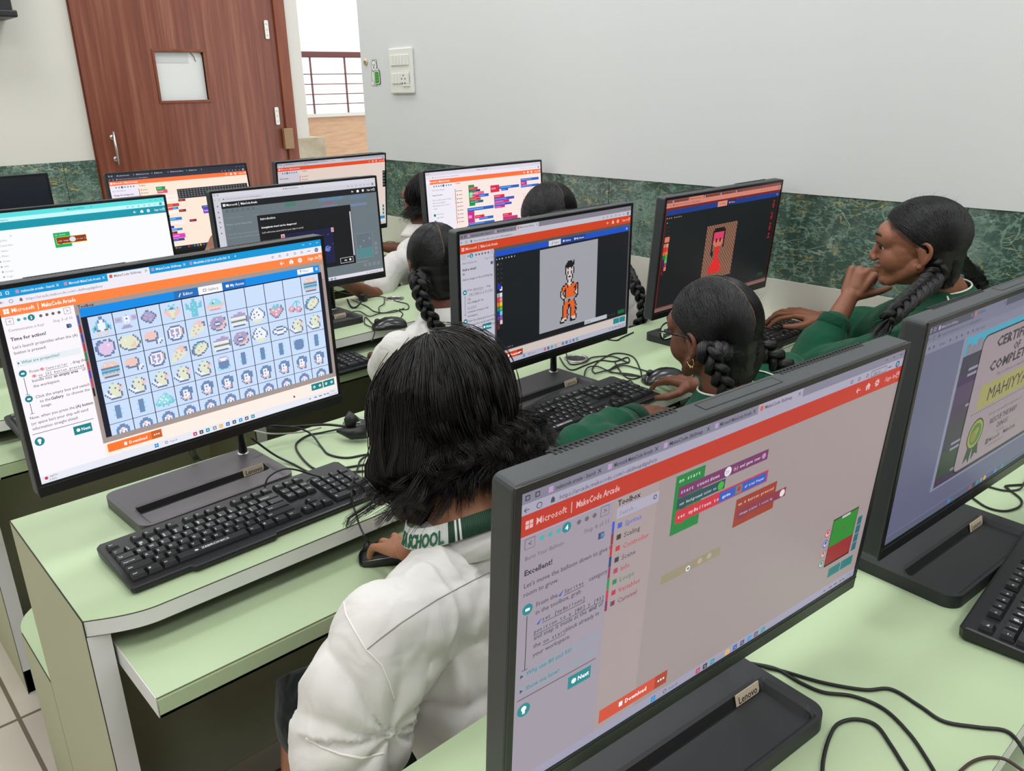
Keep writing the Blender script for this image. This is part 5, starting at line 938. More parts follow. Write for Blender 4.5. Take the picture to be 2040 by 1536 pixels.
class Blob:
    """overlapping closed shapes fused into one continuous skin"""
    def __init__(s): s.b = B()
    def e(s, c, r, R=None): s.b.ell(c, r if isinstance(r, (tuple, list)) else (r, r, r), M_SK1, R.to_3x3() if R else None, 18, 11); return s
    def cap(s, a, b, ra, rb=None, n=14, flat=None):
        a, b = V(a), V(b); rb = ra if rb is None else rb; d = b-a; L = d.length
        if L < 1e-6: return s
        t = d/L; u = t.orthogonal().normalized()
        if flat: u = V(flat[0]); u = (u-t*u.dot(t)).normalized()
        w = t.cross(u); k = flat[1] if flat else 1; rings = []
        for j in range(1, 6): th = pi/2*j/5; rings.append((a-t*ra*cos(th), ra*sin(th)))
        for j in range(0, 5): th = pi/2*j/5; rings.append((b+t*rb*sin(th), rb*cos(th)))
        first = a-t*ra; last = b+t*rb
        vs = [first]+[c+u*r*cos(2*pi*i/n)+w*r*k*sin(2*pi*i/n) for c, r in rings for i in range(n)]+[last]; fs = [(0, 1+(i+1) % n, 1+i) for i in range(n)]
        for j in range(len(rings)-1):
            for i in range(n): p = 1+j*n+i; q = 1+j*n+(i+1) % n; fs.append((p, q, q+n, p+n))
        o = 1+(len(rings)-1)*n; fs += [(o+i, o+(i+1) % n, len(vs)-1) for i in range(n)]
        s.b.add(vs, fs, M_SK1); return s
    def chain(s, pts, rs, flat=None):
        for i in range(len(pts)-1): s.cap(pts[i], pts[i+1], rs[i], rs[i+1], 14, flat)
        return s
    def fuse(s, name, m, parent, vox=.005, sm=6, dec=None, fn=None):
        me = s.b.mesh(name); me.materials.clear(); me.materials.append(m); o = bpy.data.objects.new(name, me); COL.objects.link(o)
        r = o.modifiers.new('r', 'REMESH'); r.mode = 'VOXEL'; r.voxel_size = vox; r.use_smooth_shade = True
        q = o.modifiers.new('s', 'SMOOTH'); q.factor = .5; q.iterations = sm
        dg = bpy.context.evaluated_depsgraph_get(); me2 = bpy.data.meshes.new_from_object(o.evaluated_get(dg)); bpy.data.objects.remove(o)
        me2.name = name; me2.materials.clear(); me2.materials.append(m); me2.polygons.foreach_set('material_index', [0]*len(me2.polygons)); me2.polygons.foreach_set('use_smooth', [True]*len(me2.polygons))
        if fn:
            me2.update(); ns = [v.normal.copy() for v in me2.vertices]
            for v, n_ in zip(me2.vertices, ns): v.co = v.co+n_*fn(v.co, n_)
            me2.update()
        if parent is None: return me2
        o = bpy.data.objects.new(name, me2); link(o, parent); return o
def frame(yaw, pitch=0, roll=0):
    """head axes: x right, y forward (yaw from +Y toward -X), z up"""
    return MX.Rotation(yaw, 4, 'Z')@MX.Rotation(-pitch, 4, 'X')@MX.Rotation(roll, 4, 'Y')
def head_blobs(b, c, R, s=1.0, side=0):
    """c = centre of the skull; y forward, z up. s = scale. side=1: extra profile detail"""
    def P(x, y, z): return c+(R@V((x*s, y*s, z*s)))
    def E(x, y, z, rx, ry, rz, tilt=0): b.e(P(x, y, z), (rx*s, ry*s, rz*s), R@MX.Rotation(tilt, 4, 'X'))
    E(0, -.010, .018, .071, .090, .078); E(0, .030, -.022, .062, .056, .066); E(0, .030, -.058, .052, .050, .044); E(0, .020, -.046, .051, .046, .040)
    E(0, .068, -.088, .024, .018, .017); E(0, .060, .015, .058, .036, .040); E(0, .074, .012, .05, .018, .014)
    for k in (-1, 1): E(k*.031, .0735, .006, .0155, .0115, .0055); E(k*.031, .0715, -.0135, .014, .010, .0045); E(k*.029, .050, -.034, .031, .034, .036); b.cap(P(k*.052, .0, -.05), P(k*.022, .058, -.088), .018*s, .014*s)
    # nose, lips
    b.cap(P(0, .084, .002), P(0, .098, -.028), .0075*s, .0095*s); b.e(P(0, .1015, -.031), .0090*s); 
    for k in (-1, 1): b.e(P(k*.010, .095, -.037), .0078*s)
    E(0, .086, -.056, .0165, .011, .0062); E(0, .085, -.065, .015, .011, .0068); E(0, .078, -.074, .016, .010, .008)
def ear(name, b_parent, c, R, k, m, s=1.0):
    bb = Blob(); P = lambda x, y, z: c+(R@V(((x*.62+.026)*s*k, (y*.82+.004)*s, (z*.85-.016)*s)))
    rim = [(.066, -.004, .014), (.074, -.012, .026), (.082, -.026, .028), (.085, -.038, .014), (.083, -.036, -.006), (.077, -.024, -.024), (.070, -.012, -.034)]
    bb.chain([P(*q) for q in smooth_path(rim, 3)], [.0048*s]*19+[.006*s]*3)
    bb.cap(P(.068, -.014, .012), P(.069, -.02, -.018), .010*s, .009*s); bb.cap(P(.076, -.022, .010), P(.076, -.024, -.010), .004*s, .004*s); bb.e(P(.069, -.011, -.036), .0075*s); return bb
def eyes(parent, c, R, s=1.0, M_=None):
    P = lambda x, y, z: c+(R@V((x*s, y*s, z*s)))
    for k in (-1, 1):
        b = B(); b.ell(P(k*.031, .0725, -.004), (.0112*s,)*3, M_EYE, None, 16, 10); b.ell(P(k*.032, .0765, -.005), (.0088*s, .0086*s, .0082*s), M_IRIS, None, 12, 8); e = b.build('eye', parent)
        b = B(); b.tube([P(k*(.031-.016), .082, .001), P(k*.031, .0885, .0065), P(k*(.031+.016), .079, .001)], [.0016*s, .0028*s, .0016*s], M_HR2, 6); b.build('eyelash', e)
        b = B(); b.tube([P(k*.012, .092, .018), P(k*.026, .092, .0255), P(k*.040, .084, .025), P(k*.052, .071, .016)], [.002*s, .0036*s, .003*s, .001], M_HR2, 6); b.build('eyebrow', parent)
def hand(b, wr, d, n, thumb, curls, s=1.0, spread=.10, tc=.4, rf=.0078, tdir=None):
    """wr wrist point, d toward the fingers, n out of the back of the hand, thumb=+1/-1: thumb on the side d x n *thumb; curls: 4 x (a,b,c) radians"""
    wr = V(wr); d = V(d).normalized(); n = V(n); n = (n-d*n.dot(d)).normalized(); sd = d.cross(n)*thumb   # sd = toward the thumb
    L = [.040, .044, .041, .032]; PH = (1, .62, .48); kn = []
    for i in range(4):
        off = (1.5-i)*.0185; kn.append(wr+d*(.078-.006*abs(i-1.2))*s+sd*off*s)
    for i in range(4): b.cap(wr+d*.012*s+sd*(1.5-i)*.010*s, kn[i], .0125*s, .0092*s)
    b.cap(wr+d*.03*s+sd*.006*s-n*.003*s, wr+d*.06*s-n*.003*s, .018*s, .018*s)
    for i in range(4):
        p = kn[i]; ang = 0; dd0 = (d+sd*spread*(1.5-i)/1.5).normalized()
        for j in range(3):
            ang += curls[i][j]; dir_ = dd0*cos(ang)-n*sin(ang); q = p+dir_*L[i]*PH[j]*s; r = rf*s*(1-.08*j)
            b.cap(p, q, r, r*.93); p = q
    t0 = wr+d*.016*s+sd*.018*s-n*.004*s; td = (V(tdir) if tdir else (d*.62+sd*.78-n*.25)).normalized(); t1 = t0+td*.038*s
    td2 = (td*(1-tc)+d*tc-n*.15*tc).normalized(); t2 = t1+td2*.030*s; td3 = (td2*(1-tc)+d*tc).normalized(); t3 = t2+td3*.024*s
    b.cap(t0, t1, .0145*s, .0100*s); b.cap(t1, t2, .0098*s, .0088*s); b.cap(t2, t3, .0088*s, .0076*s)
    return t3, td3
def nail(parent, p, d, n, s=1.0):
    b = B(); d = V(d).normalized(); n = V(n); n = (n-d*n.dot(d)).normalized(); w = d.cross(n); T = MX((w, d, n)).transposed().to_4x4(); T.translation = V(p)+n*.0072*s
    b.ell((0, 0, 0), (.0052*s, .0066*s, .0012), mat('nail', rgb(206, 158, 140), .3), None, 12, 6); o = b.build('fingernail', parent); o.matrix_local = T; return o
# ---- hair
def strands(b, paths, r, m, seg=3):
    for P in paths:
        n = len(P); rr = [r*(1-.75*(i/(n-1))**2) for i in range(n)]; b.tube(P, rr, m, seg, False)
def braid(name, parent, pts, r0, r1, m, turns=7, tail=.045, tie=None):
    P = smooth_path(pts, 14); n = len(P); b = B(); rnd = random.Random(5)
    ln = [0]
    for i in range(1, n): ln.append(ln[-1]+(P[i]-P[i-1]).length)
    tot = ln[-1]; turns = max(1.0, tot/.085); ref = V((0, 0, 1)) if abs((P[-1]-P[0]).normalized().z) < .8 else V((.74, -.67, 0))
    fr = []
    for i in range(n):
        t = (P[min(n-1, i+1)]-P[max(0, i-1)]).normalized(); w = (rt2-t*rt2.dot(t)).normalized(); u = t.cross(w); fr.append((w, u))
    for k in range(3):
        for f in range(19):       # each lock is a bundle of fine sub-locks
            a0 = 2*pi*f/18; rr = .0 if f == 18 else .80; pts_ = []; rad = []
            for i in range(n):
                s_ = ln[i]/tot; ph = 2*pi*(s_*turns)+k*2*pi/3; R0 = (r0+(r1-r0)*s_)*(.62+.38*min(1, s_/.16)); w, u = fr[i]
                c = P[i]+w*(sin(ph)*R0*.95)+u*(sin(2*ph)*R0*.55); lr = R0*.66
                pts_.append(c+w*cos(a0)*lr*rr+u*sin(a0)*lr*rr); rad.append(lr*(.86 if f == 18 else .17+.03*(f % 3)))
            b.tube(pts_, rad, m, 6)
    o = b.build(name, parent)
    if tie is not None:
        b = B(); t = (P[-1]-P[-3]).normalized(); b.tube([P[-1]-t*.006, P[-1], P[-1]+t*.006], [r1*1.0, r1*1.25, r1*1.0], tie, 10); b.build('hair_tie', o)
    if tail:
        t = (P[-1]-P[-3]).normalized(); b = B(); pt = []
        for k in range(40):
            a = rnd.random()*2*pi; rr = rnd.random()*r1; w, u = fr[-1]; e = P[-1]+t*tail*(.7+.5*rnd.random())+(w*cos(a)+u*sin(a))*rr*1.5; s0 = P[-1]+(w*cos(a)+u*sin(a))*rr*.7
            pt.append([s0, (s0+e)/2+(w*cos(a)+u*sin(a))*rr*.5, e])
        strands(b, pt, .0016, m); b.build('braid_end', o)
    return o
def sleek(parent, c, R, s, m, roots, seed=1, N=1500, low=-.055, part=True, s2=None, hairline=1.0, back_low=-.075):
    """combed hair: a close cap plus strands running from the parting to the braid roots. roots = {+1: local point, -1: local point}"""
    rnd = random.Random(seed); bb = Blob(); P = lambda q: c+(R@(V(q)*s))
    bb.e(P((0, -.012, .022)), (.078*s, .097*s, .084*s), R); bb.e(P((0, -.035, -.012)), (.070*s, .068*s, .068*s), R); bb.e(P((0, -.044, -.048)), (.062*s, .053*s, .050*s), R); bb.e(P((0, -.052, -.072)), (.052*s, .040*s, .040*s), R)
    for k in (-1, 1): bb.cap(P((k*.044, -.045, -.006)), P(V(roots[k])*.92), .028*s, .014*s)
    o = bb.fuse('hair', m, parent, .004, 5)
    inv = (R.to_3x3()).inverted()
    me = o.data; bm = bmesh.new(); bm.from_mesh(me)   # open the cap over the face and below the nape
    kill = []
    for v in bm.verts:
        q = (inv@(v.co-c))/s
        lim = -.022 if q.z < -.03 else (-.022+(q.z+.03)/.026*.014 if q.z < -.004 else (-.008+(q.z+.004)/.034*.042 if q.z < .03 else .034+.9*(q.z-.03)))
        if q.y > lim*hairline and q.z < .080: kill.append(v)
    bmesh.ops.delete(bm, geom=kill, context='VERTS'); bm.to_mesh(me); bm.free()
    def surf(th, ph):   # ph: 0 = front parting over the top to the back; th: left/right angle from the parting
        d = V((sin(th), cos(th)*cos(ph), cos(th)*sin(ph))); return V((0, -.012, .020))+V((d.x*.0795, d.y*.0985, d.z*.0855))
    b = B(); paths = []
    for i in range(N):
        k = rnd.choice((-1, 1)); ph = rnd.uniform(.58, 3.55); t0 = rnd.choice((.01, rnd.uniform(0, .9))); p0 = surf(k*t0, ph); r = V(roots[k])+V((rnd.gauss(0, .004), rnd.gauss(0, .004), rnd.gauss(0, .006)))
        pts = []; M_ = 9
        d0 = (p0-V((0, -.012, .02))); d1 = (r-V((0, -.012, .02)))
        for j in range(M_+1):
            t = j/M_; q = d0.lerp(d1, t*t*(3-2*t)*.35+t*.65); e = V((q.x/.0795, q.y/.0985, q.z/.0855)); ln_ = e.length or 1
            q2 = V((e.x/ln_*.0795, e.y/ln_*.0985, e.z/ln_*.0855)); w = max(0, (t-.8)/.2); q3 = q2.lerp(d1, w)
            pts.append(P(V((0, -.012, .02))+q3*(1.0+.012*rnd.random())))
        paths.append(pts)
    strands(b, paths, .00075*s, m); 
    paths = []
    for i in range(N//3):   # short hair of the nape, swept sideways into the braids
        k = rnd.choice((-1, 1)); z = rnd.uniform(-.105, -.02); x = k*rnd.uniform(0, .050); q0 = V((x, -.050-.040*math.sqrt(max(.05, 1-(x/.062)**2-((z+.05)/.075)**2)), z)); r = V(roots[k]); md = (q0+r)/2+V((0, -.012, -.002)); paths.append([P(q) for q in smooth_path([q0, md, r], 4)])
    strands(b, paths, .00075*s, m)
    for k in range(60):   # flyaway wisps
        ph = rnd.uniform(.5, 2.6); th = rnd.uniform(-1, 1); p = surf(th, ph); d = V((rnd.gauss(0, 1), rnd.gauss(0, 1), rnd.gauss(.6, 1)))*.004
        strands(b, [[P(p), P(p*1.02+d), P(p*1.03+d*1.8+V((rnd.gauss(0, .004), -.006, rnd.gauss(0, .004))))]], .00022, m)
    so = b.build('combed_strands', o)
    if part:
        b = B(); b.tube([P(surf(0, ph)*1.0+V((.0012*sin(ph*9), 0, 0))) for ph in [.62+.1*j for j in range(27)]], .0015*s, M_PART, 6); b.build('parting', o)
    return o
def foot(b, sk, an, d, parent):
    an = V(an); d = V(d).normalized(); bb = Blob(); bb.cap(an+V((0, 0, -.03))-d*.02, an+V((0, 0, -.045))+d*.10, .036, .028); bb.cap(an+V((0, 0, .03)), an+V((0, 0, -.03)), .032, .035)
    o = bb.fuse('shoe', M_SHOE, parent, .006, 3); bb = Blob(); bb.cap(an+V((0, 0, .09)), an, .036, .034); bb.fuse('sock', M_SOCK, parent, .006, 2)
def lerp(a, b, t): return V(a).lerp(V(b), t)
def legs(bl, pel, fwd, sk=1.0, spread=.085, knee_z=.44, reach=.40, foot_y=.03):
    """thighs along fwd from the pelvis, shins down to the floor"""
    f = V(fwd).normalized(); side = f.cross(V((0, 0, 1))); out = []
    for k in (-1, 1):
        hip = V(pel)+side*spread*k; kn = V((hip.x, hip.y, 0))+f*reach+side*.02*k; kn.z = knee_z; an = V((kn.x, kn.y, .08))+f*foot_y
        bl.cap(hip, kn, .075*sk, .052*sk); bl.cap(kn, lerp(kn, an, .35), .050*sk, .048*sk); bl.cap(lerp(kn, an, .35), an, .048*sk, .032*sk); bl.cap(an, an+V((0, 0, -.03))+f*.09, .030, .026); out.append((hip, kn, an))
    return out
def arm(bl, sh, el, wr, s=1.0):
    bl.cap(sh, el, .040*s, .033*s); bl.cap(el, lerp(el, wr, .4), .033*s, .032*s); bl.cap(lerp(el, wr, .4), wr, .032*s, .022*s)
def torso(bl, pel, che, nk, side, g=0, w=.15, dpt=.085, hipw=.145):
    """elliptic trunk: side = unit vector to the right shoulder"""
    pel, che, nk = V(pel), V(che), V(nk); up_ = (che-pel).normalized(); fw_ = V((0, 0, 1)).cross(side); Rm = MX((side, up_.cross(side).normalized()*1, up_)).transposed().to_4x4()
    for t in (0, .2, .4, .6, .8, 1): w_ = hipw+(w-hipw)*t-.018*sin(t*pi); bl.e(lerp(pel, che, t), (w_+g, dpt+g+.008*(1-t), .085+g), Rm)
    bl.cap(che+up_*.02, nk, .075+g, .052+g)
# ===== pupil 1: short wavy hair, white shirt, back to the camera
H1 = at(868, 826, y=.90); c1 = H1+V((0, .0, .0)); R1 = frame(radians(14), radians(20))
t = thing('person', 'person with short wavy dark hair and white shirt, back to camera, at the gallery screen', 'person', (.66, .72, .0)); t1 = t
def rel(t, *ps): return [V(p)-t.location for p in ps]
O1 = V(t.location)
def L1(p): return V(p)-O1
nk = L1(at(925, 1045, y=.79)); shL = L1(at(768, 1236, y=.71)); shR = L1(at(1140, 1110, y=.84)); pel = V((-.005, -.03, .50)); che = lerp(shL, shR, .5)+V((0, -.012, -.055))
elL = L1(at(690, 1470, y=.70)); wrL = elL+V((.14, .16, -.09)); elR = L1((.86, .86, .74)); hmouse = L1(at(800, 1058, y=.95)); wrR = L1(at(812, 1095, y=.955)); 
hc = L1(c1)
bl = Blob(); head_blobs(bl, hc, R1, .98); bl.cap(hc+R1@V((0, -.02, -.06)), nk, .048, .052); torso(bl, pel, che, nk, (shR-shL).normalized(), -.014)
for s_ in (shL, shR): bl.cap(che+V((0, 0, .02)), s_+V((0, 0, -.022)), .046, .032)
arm(bl, shL+V((0, 0, -.02)), elL, wrL, .90); arm(bl, shR+V((0, 0, -.02)), elR, wrR, .90)
hd = (L1(at(768, 1068, z=.725))-wrR).normalized()
hand(bl, wrR, hd, (-.1, -.15, 1), 1, [(.10, .35, .3), (.02, .38, .3), (.05, .4, .3), (.1, .45, .35)], .98, .18, .5)
hand(bl, wrL, (.5, .8, -.3), (0, .1, 1), 1, [(.2, .3, .2)]*4, .95)
lg = legs(bl, pel, (-.10, .99, 0), 1, reach=.36)
knL = L1(at(628, 1408, y=.975)); anL = V((knL.x-.09, knL.y-.05, .08)); hipL = pel+V((-.10, 0, .01)); lg[0] = (hipL, knL, anL)
bl.cap(hipL, knL, .075, .055); bl.cap(knL, lerp(knL, anL, .35), .052, .050); bl.cap(lerp(knL, anL, .35), anL, .050, .033)
bl.fuse('body', M_SK1, t, .0032, 4)
for k in (-1, 1): bb = ear('ear', t, hc, R1, k, M_SK1, .98); bb.fuse('ear', M_SK1, t, .0022, 2)
eyes(t, hc, R1, .98)
# shirt
sd = (shR-shL).normalized(); bl = Blob(); torso(bl, pel+V((0, 0, -.02)), che, nk+V((0, 0, -.028)), sd, .012, .158, .090, .178)
for s_ in (shL, shR): bl.cap(che+V((0, 0, .03)), s_+V((0, 0, -.012)), .068, .052)
for s_, q_ in ((shL, -.125), (shR, .125)): bl.cap(lerp(che, s_, .62)+V((0, .0, -.045)), pel+sd*q_+V((0, .01, .03)), .066, .078)
bl.cap(shL+V((.02, 0, -.06)), elL+V((.085, .02, .03)), .05, .045)
bl.cap(nk+V((0, 0, -.035)), lerp(shL, nk, .35)+V((0, 0, -.022)), .042, .044); bl.cap(nk+V((0, 0, -.035)), lerp(shR, nk, .35)+V((0, 0, -.022)), .042, .044)
for (s_, e_, k) in ((shL, elL, 1), (shR, elR, .85)): bl.cap(s_+V((0, 0, -.012)), lerp(s_, e_, .5), .052, .059); bl.cap(lerp(s_, e_, .5), lerp(s_, e_, k), .060, .067)
def folds(seed, amp, sc=9):
    def f(p, n): 
        q = V((p.x*sc, p.y*sc, p.z*sc*.55)); a = noise.noise(q+V((seed, 0, 0))+noise.noise_vector(q*.7)*1.1); return amp*(1-abs(a)*2.6)*.5
    return f
ARM = L1(at(795, 1400, y=.70)); f0_ = folds(3, .012, 12)
def shirt_fold(p, n):
    v = p-ARM; u = v.dot(rt2); w = v.dot(up2); d = math.hypot(u, w); a = math.atan2(w, u)
    return f0_(p, n)+.0085*abs(sin(a*4.2+.6*sin(d*30)))*math.exp(-((d-.05)/.10)**2)*(1 if w > -.12 else .6)-.003*math.exp(-(d/.03)**2)+.003*sin(w*75+u*22)*max(0, -w)*6*math.exp(-(d/.2)**2)
bl.fuse('shirt', M_SHIRT, t, .0040, 6, fn=shirt_fold)
sh = t.children[-1]
# seams of the shirt: yoke, sleeve head, cuff
def cam_rel(o, px, py, y): return at(px, py, y=y)-o
from mathutils.bvhtree import BVHTree
def bvh_of(o): return BVHTree.FromPolygons([v.co.copy() for v in o.data.vertices], [tuple(p.vertices) for p in o.data.polygons])
def on_surf(bv, O, px, py, off=.001):
    """where the line of sight through a photo pixel meets a garment"""
    org = V((0, 0, CH))-O; d = (at(px, py, y=1)-V((0, 0, CH))).normalized(); h = bv.ray_cast(org, d)
    return (h[0]+h[1]*off) if h[0] is not None else None
def surf_line(bv, O, pts, r, m, name, parent, off=.0006, seg=6):
    P = [on_surf(bv, O, *q, off) for q in [(a[0]+(b_[0]-a[0])*k/8, a[1]+(b_[1]-a[1])*k/8) for a, b_ in zip(pts[:-1], pts[1:]) for k in range(8)]+[pts[-1]]]; P = [p for p in P if p is not None]
    if len(P) > 2: b = B(); b.tube(P, r, m, seg); return b.build(name, parent)
bv = bvh_of(sh); M_SEAM = mat('seam_thread', rgb(150, 146, 140), .8); M_SEAML = mat('seam_ridge', rgb(232, 228, 222), .8)
surf_line(bv, O1, [(730, 1295), (760, 1270), (800, 1240), (870, 1195), (940, 1158), (995, 1130)], .0006, M_SEAM, 'yoke_seam', sh)
surf_line(bv, O1, [(684, 1190), (690, 1225), (706, 1255), (730, 1295), (760, 1325), (775, 1360), (785, 1395)], .0009, M_SEAML, 'sleeve_seam', sh)
surf_line(bv, O1, [(610, 1470), (640, 1488), (680, 1503), (720, 1510), (765, 1500)], .0014, M_SEAML, 'cuff_seam', sh)
# collar and lanyard
def neck_band(name, parent, c, up_, r, h, m, r2=None, a0=0, a1=2*pi, ry=.9, th=.002, axis=None, n=40):
    b = B(); up_ = V(up_).normalized(); u = V((1, 0, 0)); u = (u-up_*u.dot(up_)).normalized(); w = up_.cross(u); r2 = r2 or r; rings = []
    for j in range(n+1):
        a = a0+(a1-a0)*j/n; d = u*cos(a)+w*sin(a)*ry; rings.append([c+d*r-up_*h/2, c+d*r2+up_*h/2, c+d*(r2+th)+up_*h/2, c+d*(r+th)-up_*h/2])
    b.loft(rings, m, True, True, True); return b.build(name, parent)
nd = (hc-nk).normalized()
neck_band('collar', sh, nk+V((0, 0, -.012)), nd*.5+V((0, 0, 1)), .078, .042, M_SHIRT, .062)
M_LAN = mat('lanyard_green', rgb(22, 62, 40), .6); M_LANW = mat('lanyard_white', rgb(222, 224, 220), .6); M_LANT = mat('lanyard_text', rgb(24, 92, 60), .6); M_YEL = mat('lanyard_gold', rgb(196, 152, 60), .6)
# lanyard lies over the collar and down both shoulders
nb = bvh_of(sh)
up_ = (nd*.5+V((0, 0, 1))).normalized(); u_ = V((1, 0, 0)); u_ = (u_-up_*u_.dot(up_)).normalized(); w_ = up_.cross(u_)
b = B(); b2 = B(); cN = nk+V((0, .004, .016))
def lan_pt(a, h): d = u_*cos(a)*1.06+w_*sin(a)*.74; return cN+d*(.083-.35*h)+up_*h+V((0, 0, -.012*cos(a)**2))
NA = 128
for j in range(NA):
    a = pi*.80+(2.30*pi-pi*.80)*j/NA; a2 = pi*.80+(2.30*pi-pi*.80)*(j+1)/NA; m_ = M_LANW if j < 40 or j in (43, 45, 88, 90) else M_LAN
    if j in (93, 96, 97): m_ = M_YEL
    b.add([lan_pt(a, -.013), lan_pt(a2, -.013), lan_pt(a2, .013), lan_pt(a, .013)], [(0, 1, 2, 3)], m_, True)
vs, fs, tw = text_poly('KA SCHOOL', .03)
b.add([lan_pt(pi*.90+(x/tw)*pi*.345, -.0105+y*.023)+(u_*cos(pi*.9+x/tw*pi*.345)+w_*sin(pi*.9+x/tw*pi*.345))*.0014 for x, y in vs], fs, M_LANT)
o = b.build('lanyard', t); so = o.modifiers.new('thick', 'SOLIDIFY'); so.thickness = .0012
# skirt
bl = Blob(); bl.e(pel+V((0, 0, -.02)), (.17, .15, .10))
for hip, kn, an in lg: bl.cap(hip, lerp(hip, kn, .95), .096, .078)
bl.cap(lerp(lg[0][0], lg[0][1], .9), lerp(lg[1][0], lg[1][1], .9), .075); bl.cap(lg[0][1]+V((.02, -.05, -.03)), lg[0][1]+V((.03, -.08, -.15)), .075, .075); bl.cap(lg[1][1]+V((0, 0, -.02)), lg[1][1]+V((0, -.02, -.12)), .08, .075)
for k in range(2): hip, kn, an = lg[k]; bl.cap(lerp(hip, kn, .55)+V((0, 0, -.05)), lerp(hip, kn, .7)+V((0, 0, -.16)), .07, .06)
bl.fuse('skirt', M_SKIRT, t, .007, 6, fn=folds(8, .018, 8))
for hip, kn, an in lg: foot(None, 1, an, (-.22, .97, 0), t)
# hair of pupil 1: strands falling from the crown
rnd = random.Random(11); Pm = lambda q: hc+(R1@(V(q)))
bl = Blob(); bl.e(Pm((0, -.014, .018)), (.080, .098, .086), R1); bl.e(Pm((0, -.030, -.035)), (.088, .082, .075), R1); bl.e(Pm((0, -.034, -.085)), (.078, .066, .055), R1); bl.e(Pm((0, -.034, -.125)), (.066, .052, .045), R1); bl.e(Pm((-.01, -.046, -.160)), (.058, .036, .034), R1); bl.e(L1(at(862, 950, y=.85)), (.070, .040, .050)); bl.e(L1(at(925, 940, y=.85)), (.060, .040, .045)); bl.e(L1(at(850, 990, y=.84)), (.058, .032, .036))
for k in (-1, 1): bl.cap(Pm((k*.066, .010, .0)), Pm((k*.070, .004, -.070)), .026, .024)
hr = bl.fuse('hair', M_HR1, t, .0045, 5, fn=lambda p, n: .004*noise.noise(V((p.x*60, p.y*60, p.z*12))))
inv1 = R1.to_3x3().inverted()
crown = V((.0, -.040, .092)); paths = []; b = B()
def wavy(phi, th0, layer, rnd, length):
    """phi around the crown (0=front,pi=back); starts th0 down from the crown, follows the skull, then hangs and flips"""
    pts = []; x, y = sin(phi), cos(phi); wv = rnd.uniform(0, 6.28); am = rnd.uniform(.003, .015); fl = rnd.gauss(0, 1)
    sp = rnd.uniform(.9, 1.25)
    for j in range(15):
        u = th0+(2.05-th0)*j/9.
        if j <= 9:
            d = V((x*sin(u), y*sin(u), cos(u))); e = V((d.x*(.088+layer+.010*max(0, sin(u)-.6)), d.y*(.100+layer), d.z*(.088+layer))); q = V((0, -.016+.0*u, .016))+e
            # the crown lies towards the back of the head
            q.y += -.022*cos(u)*(1 if u < 1.57 else 0); base = q; 
        else:
            k = (j-9)/5.; q = base+V((x*(.010+.030*max(0, fl)*k), y*(.006+.018*k), -1*length*k))*1.0; q.x += .020*sin(k*5.5+wv)*k*sp; q.y += .015*cos(k*5+wv)*k*sp
            q.x += x*.030*max(0, k-.4)*abs(fl)+.007*sin(k*8+wv*2); q.y += .006*sin(k*7+wv); q.z += .022*max(0, k-.6)*abs(fl); q.x -= x*.05*max(0, k-.5)*(1-min(1, abs(fl)))
        q = q+V((sin(wv+u*5)*am, cos(wv+u*4)*am, 0))*min(1, j/8); pts.append(q)
    return pts
for i in range(7600):
    if i % 22 == 0: cphi = rnd.uniform(.75, 2*pi-.75); clay = rnd.uniform(.0, .012); clen = rnd.uniform(.035, .085); cth = abs(rnd.gauss(0, .55)); st = rnd.random()
    r2 = random.Random(int(st*1e6)); phi = cphi+rnd.gauss(0, .06); P_ = wavy(phi, min(1.3, cth+abs(rnd.gauss(0, .06))), clay+rnd.gauss(0, .002), r2, clen+rnd.gauss(0, .006))
    if i % 22 == 0: guide = P_
    P_ = [q.lerp(g_, .78*(k/14)**1.3) for k, (q, g_) in enumerate(zip(P_, guide))]
    j0 = V((rnd.gauss(0, .0018), rnd.gauss(0, .0018), rnd.gauss(0, .0018))); paths.append([Pm(q+j0*(.5+k*.06)) for k, q in enumerate(P_)])
for i in range(2200):
    if i % 15 == 0: cphi = rnd.uniform(pi-1.35, pi+1.35); clen = rnd.uniform(.05, .105); st = rnd.random()
    r2 = random.Random(int(st*1e6)); P_ = wavy(cphi+rnd.gauss(0, .05), rnd.uniform(1.0, 1.5), rnd.gauss(-.004, .003), r2, clen+rnd.gauss(0, .006)); paths.append([Pm(q) for q in P_])
for i in range(2600):     # curled ends over the nape and collar
    if i % 26 == 0: cu = rnd.random(); hk = rnd.choice((-1, 1))*rnd.uniform(8, 26); dp = rnd.uniform(-.012, .012); wb = rnd.uniform(-16, 16); ey = rnd.uniform(-62, -8)
    g = rnd.gauss(0, 4.5); u_c = cu; x0 = 742+285*u_c+g; x3 = 790+222*u_c+g*1.5; yb_ = 1044-58*u_c+ey+rnd.gauss(0, 5); yy = .824+dp+.02*u_c+.035*(2*u_c-1)**2
    q = [(x0, 800+rnd.gauss(0, 12), yy+.006), (x0+wb*.5, 880, yy-.002), (x0-wb*.6, 950, yy-.006), (x3+wb, yb_-30, yy-.008), (x3+hk*.4, yb_, yy-.004), (x3+hk, yb_-8, yy+.004)]
    paths.append(smooth_path([L1(at(a_, b_, y=c_)) for a_, b_, c_ in q], 3))
strands(b, paths, .0008, M_HR1); b.build('wavy_strands', hr)
b = B(); paths = []
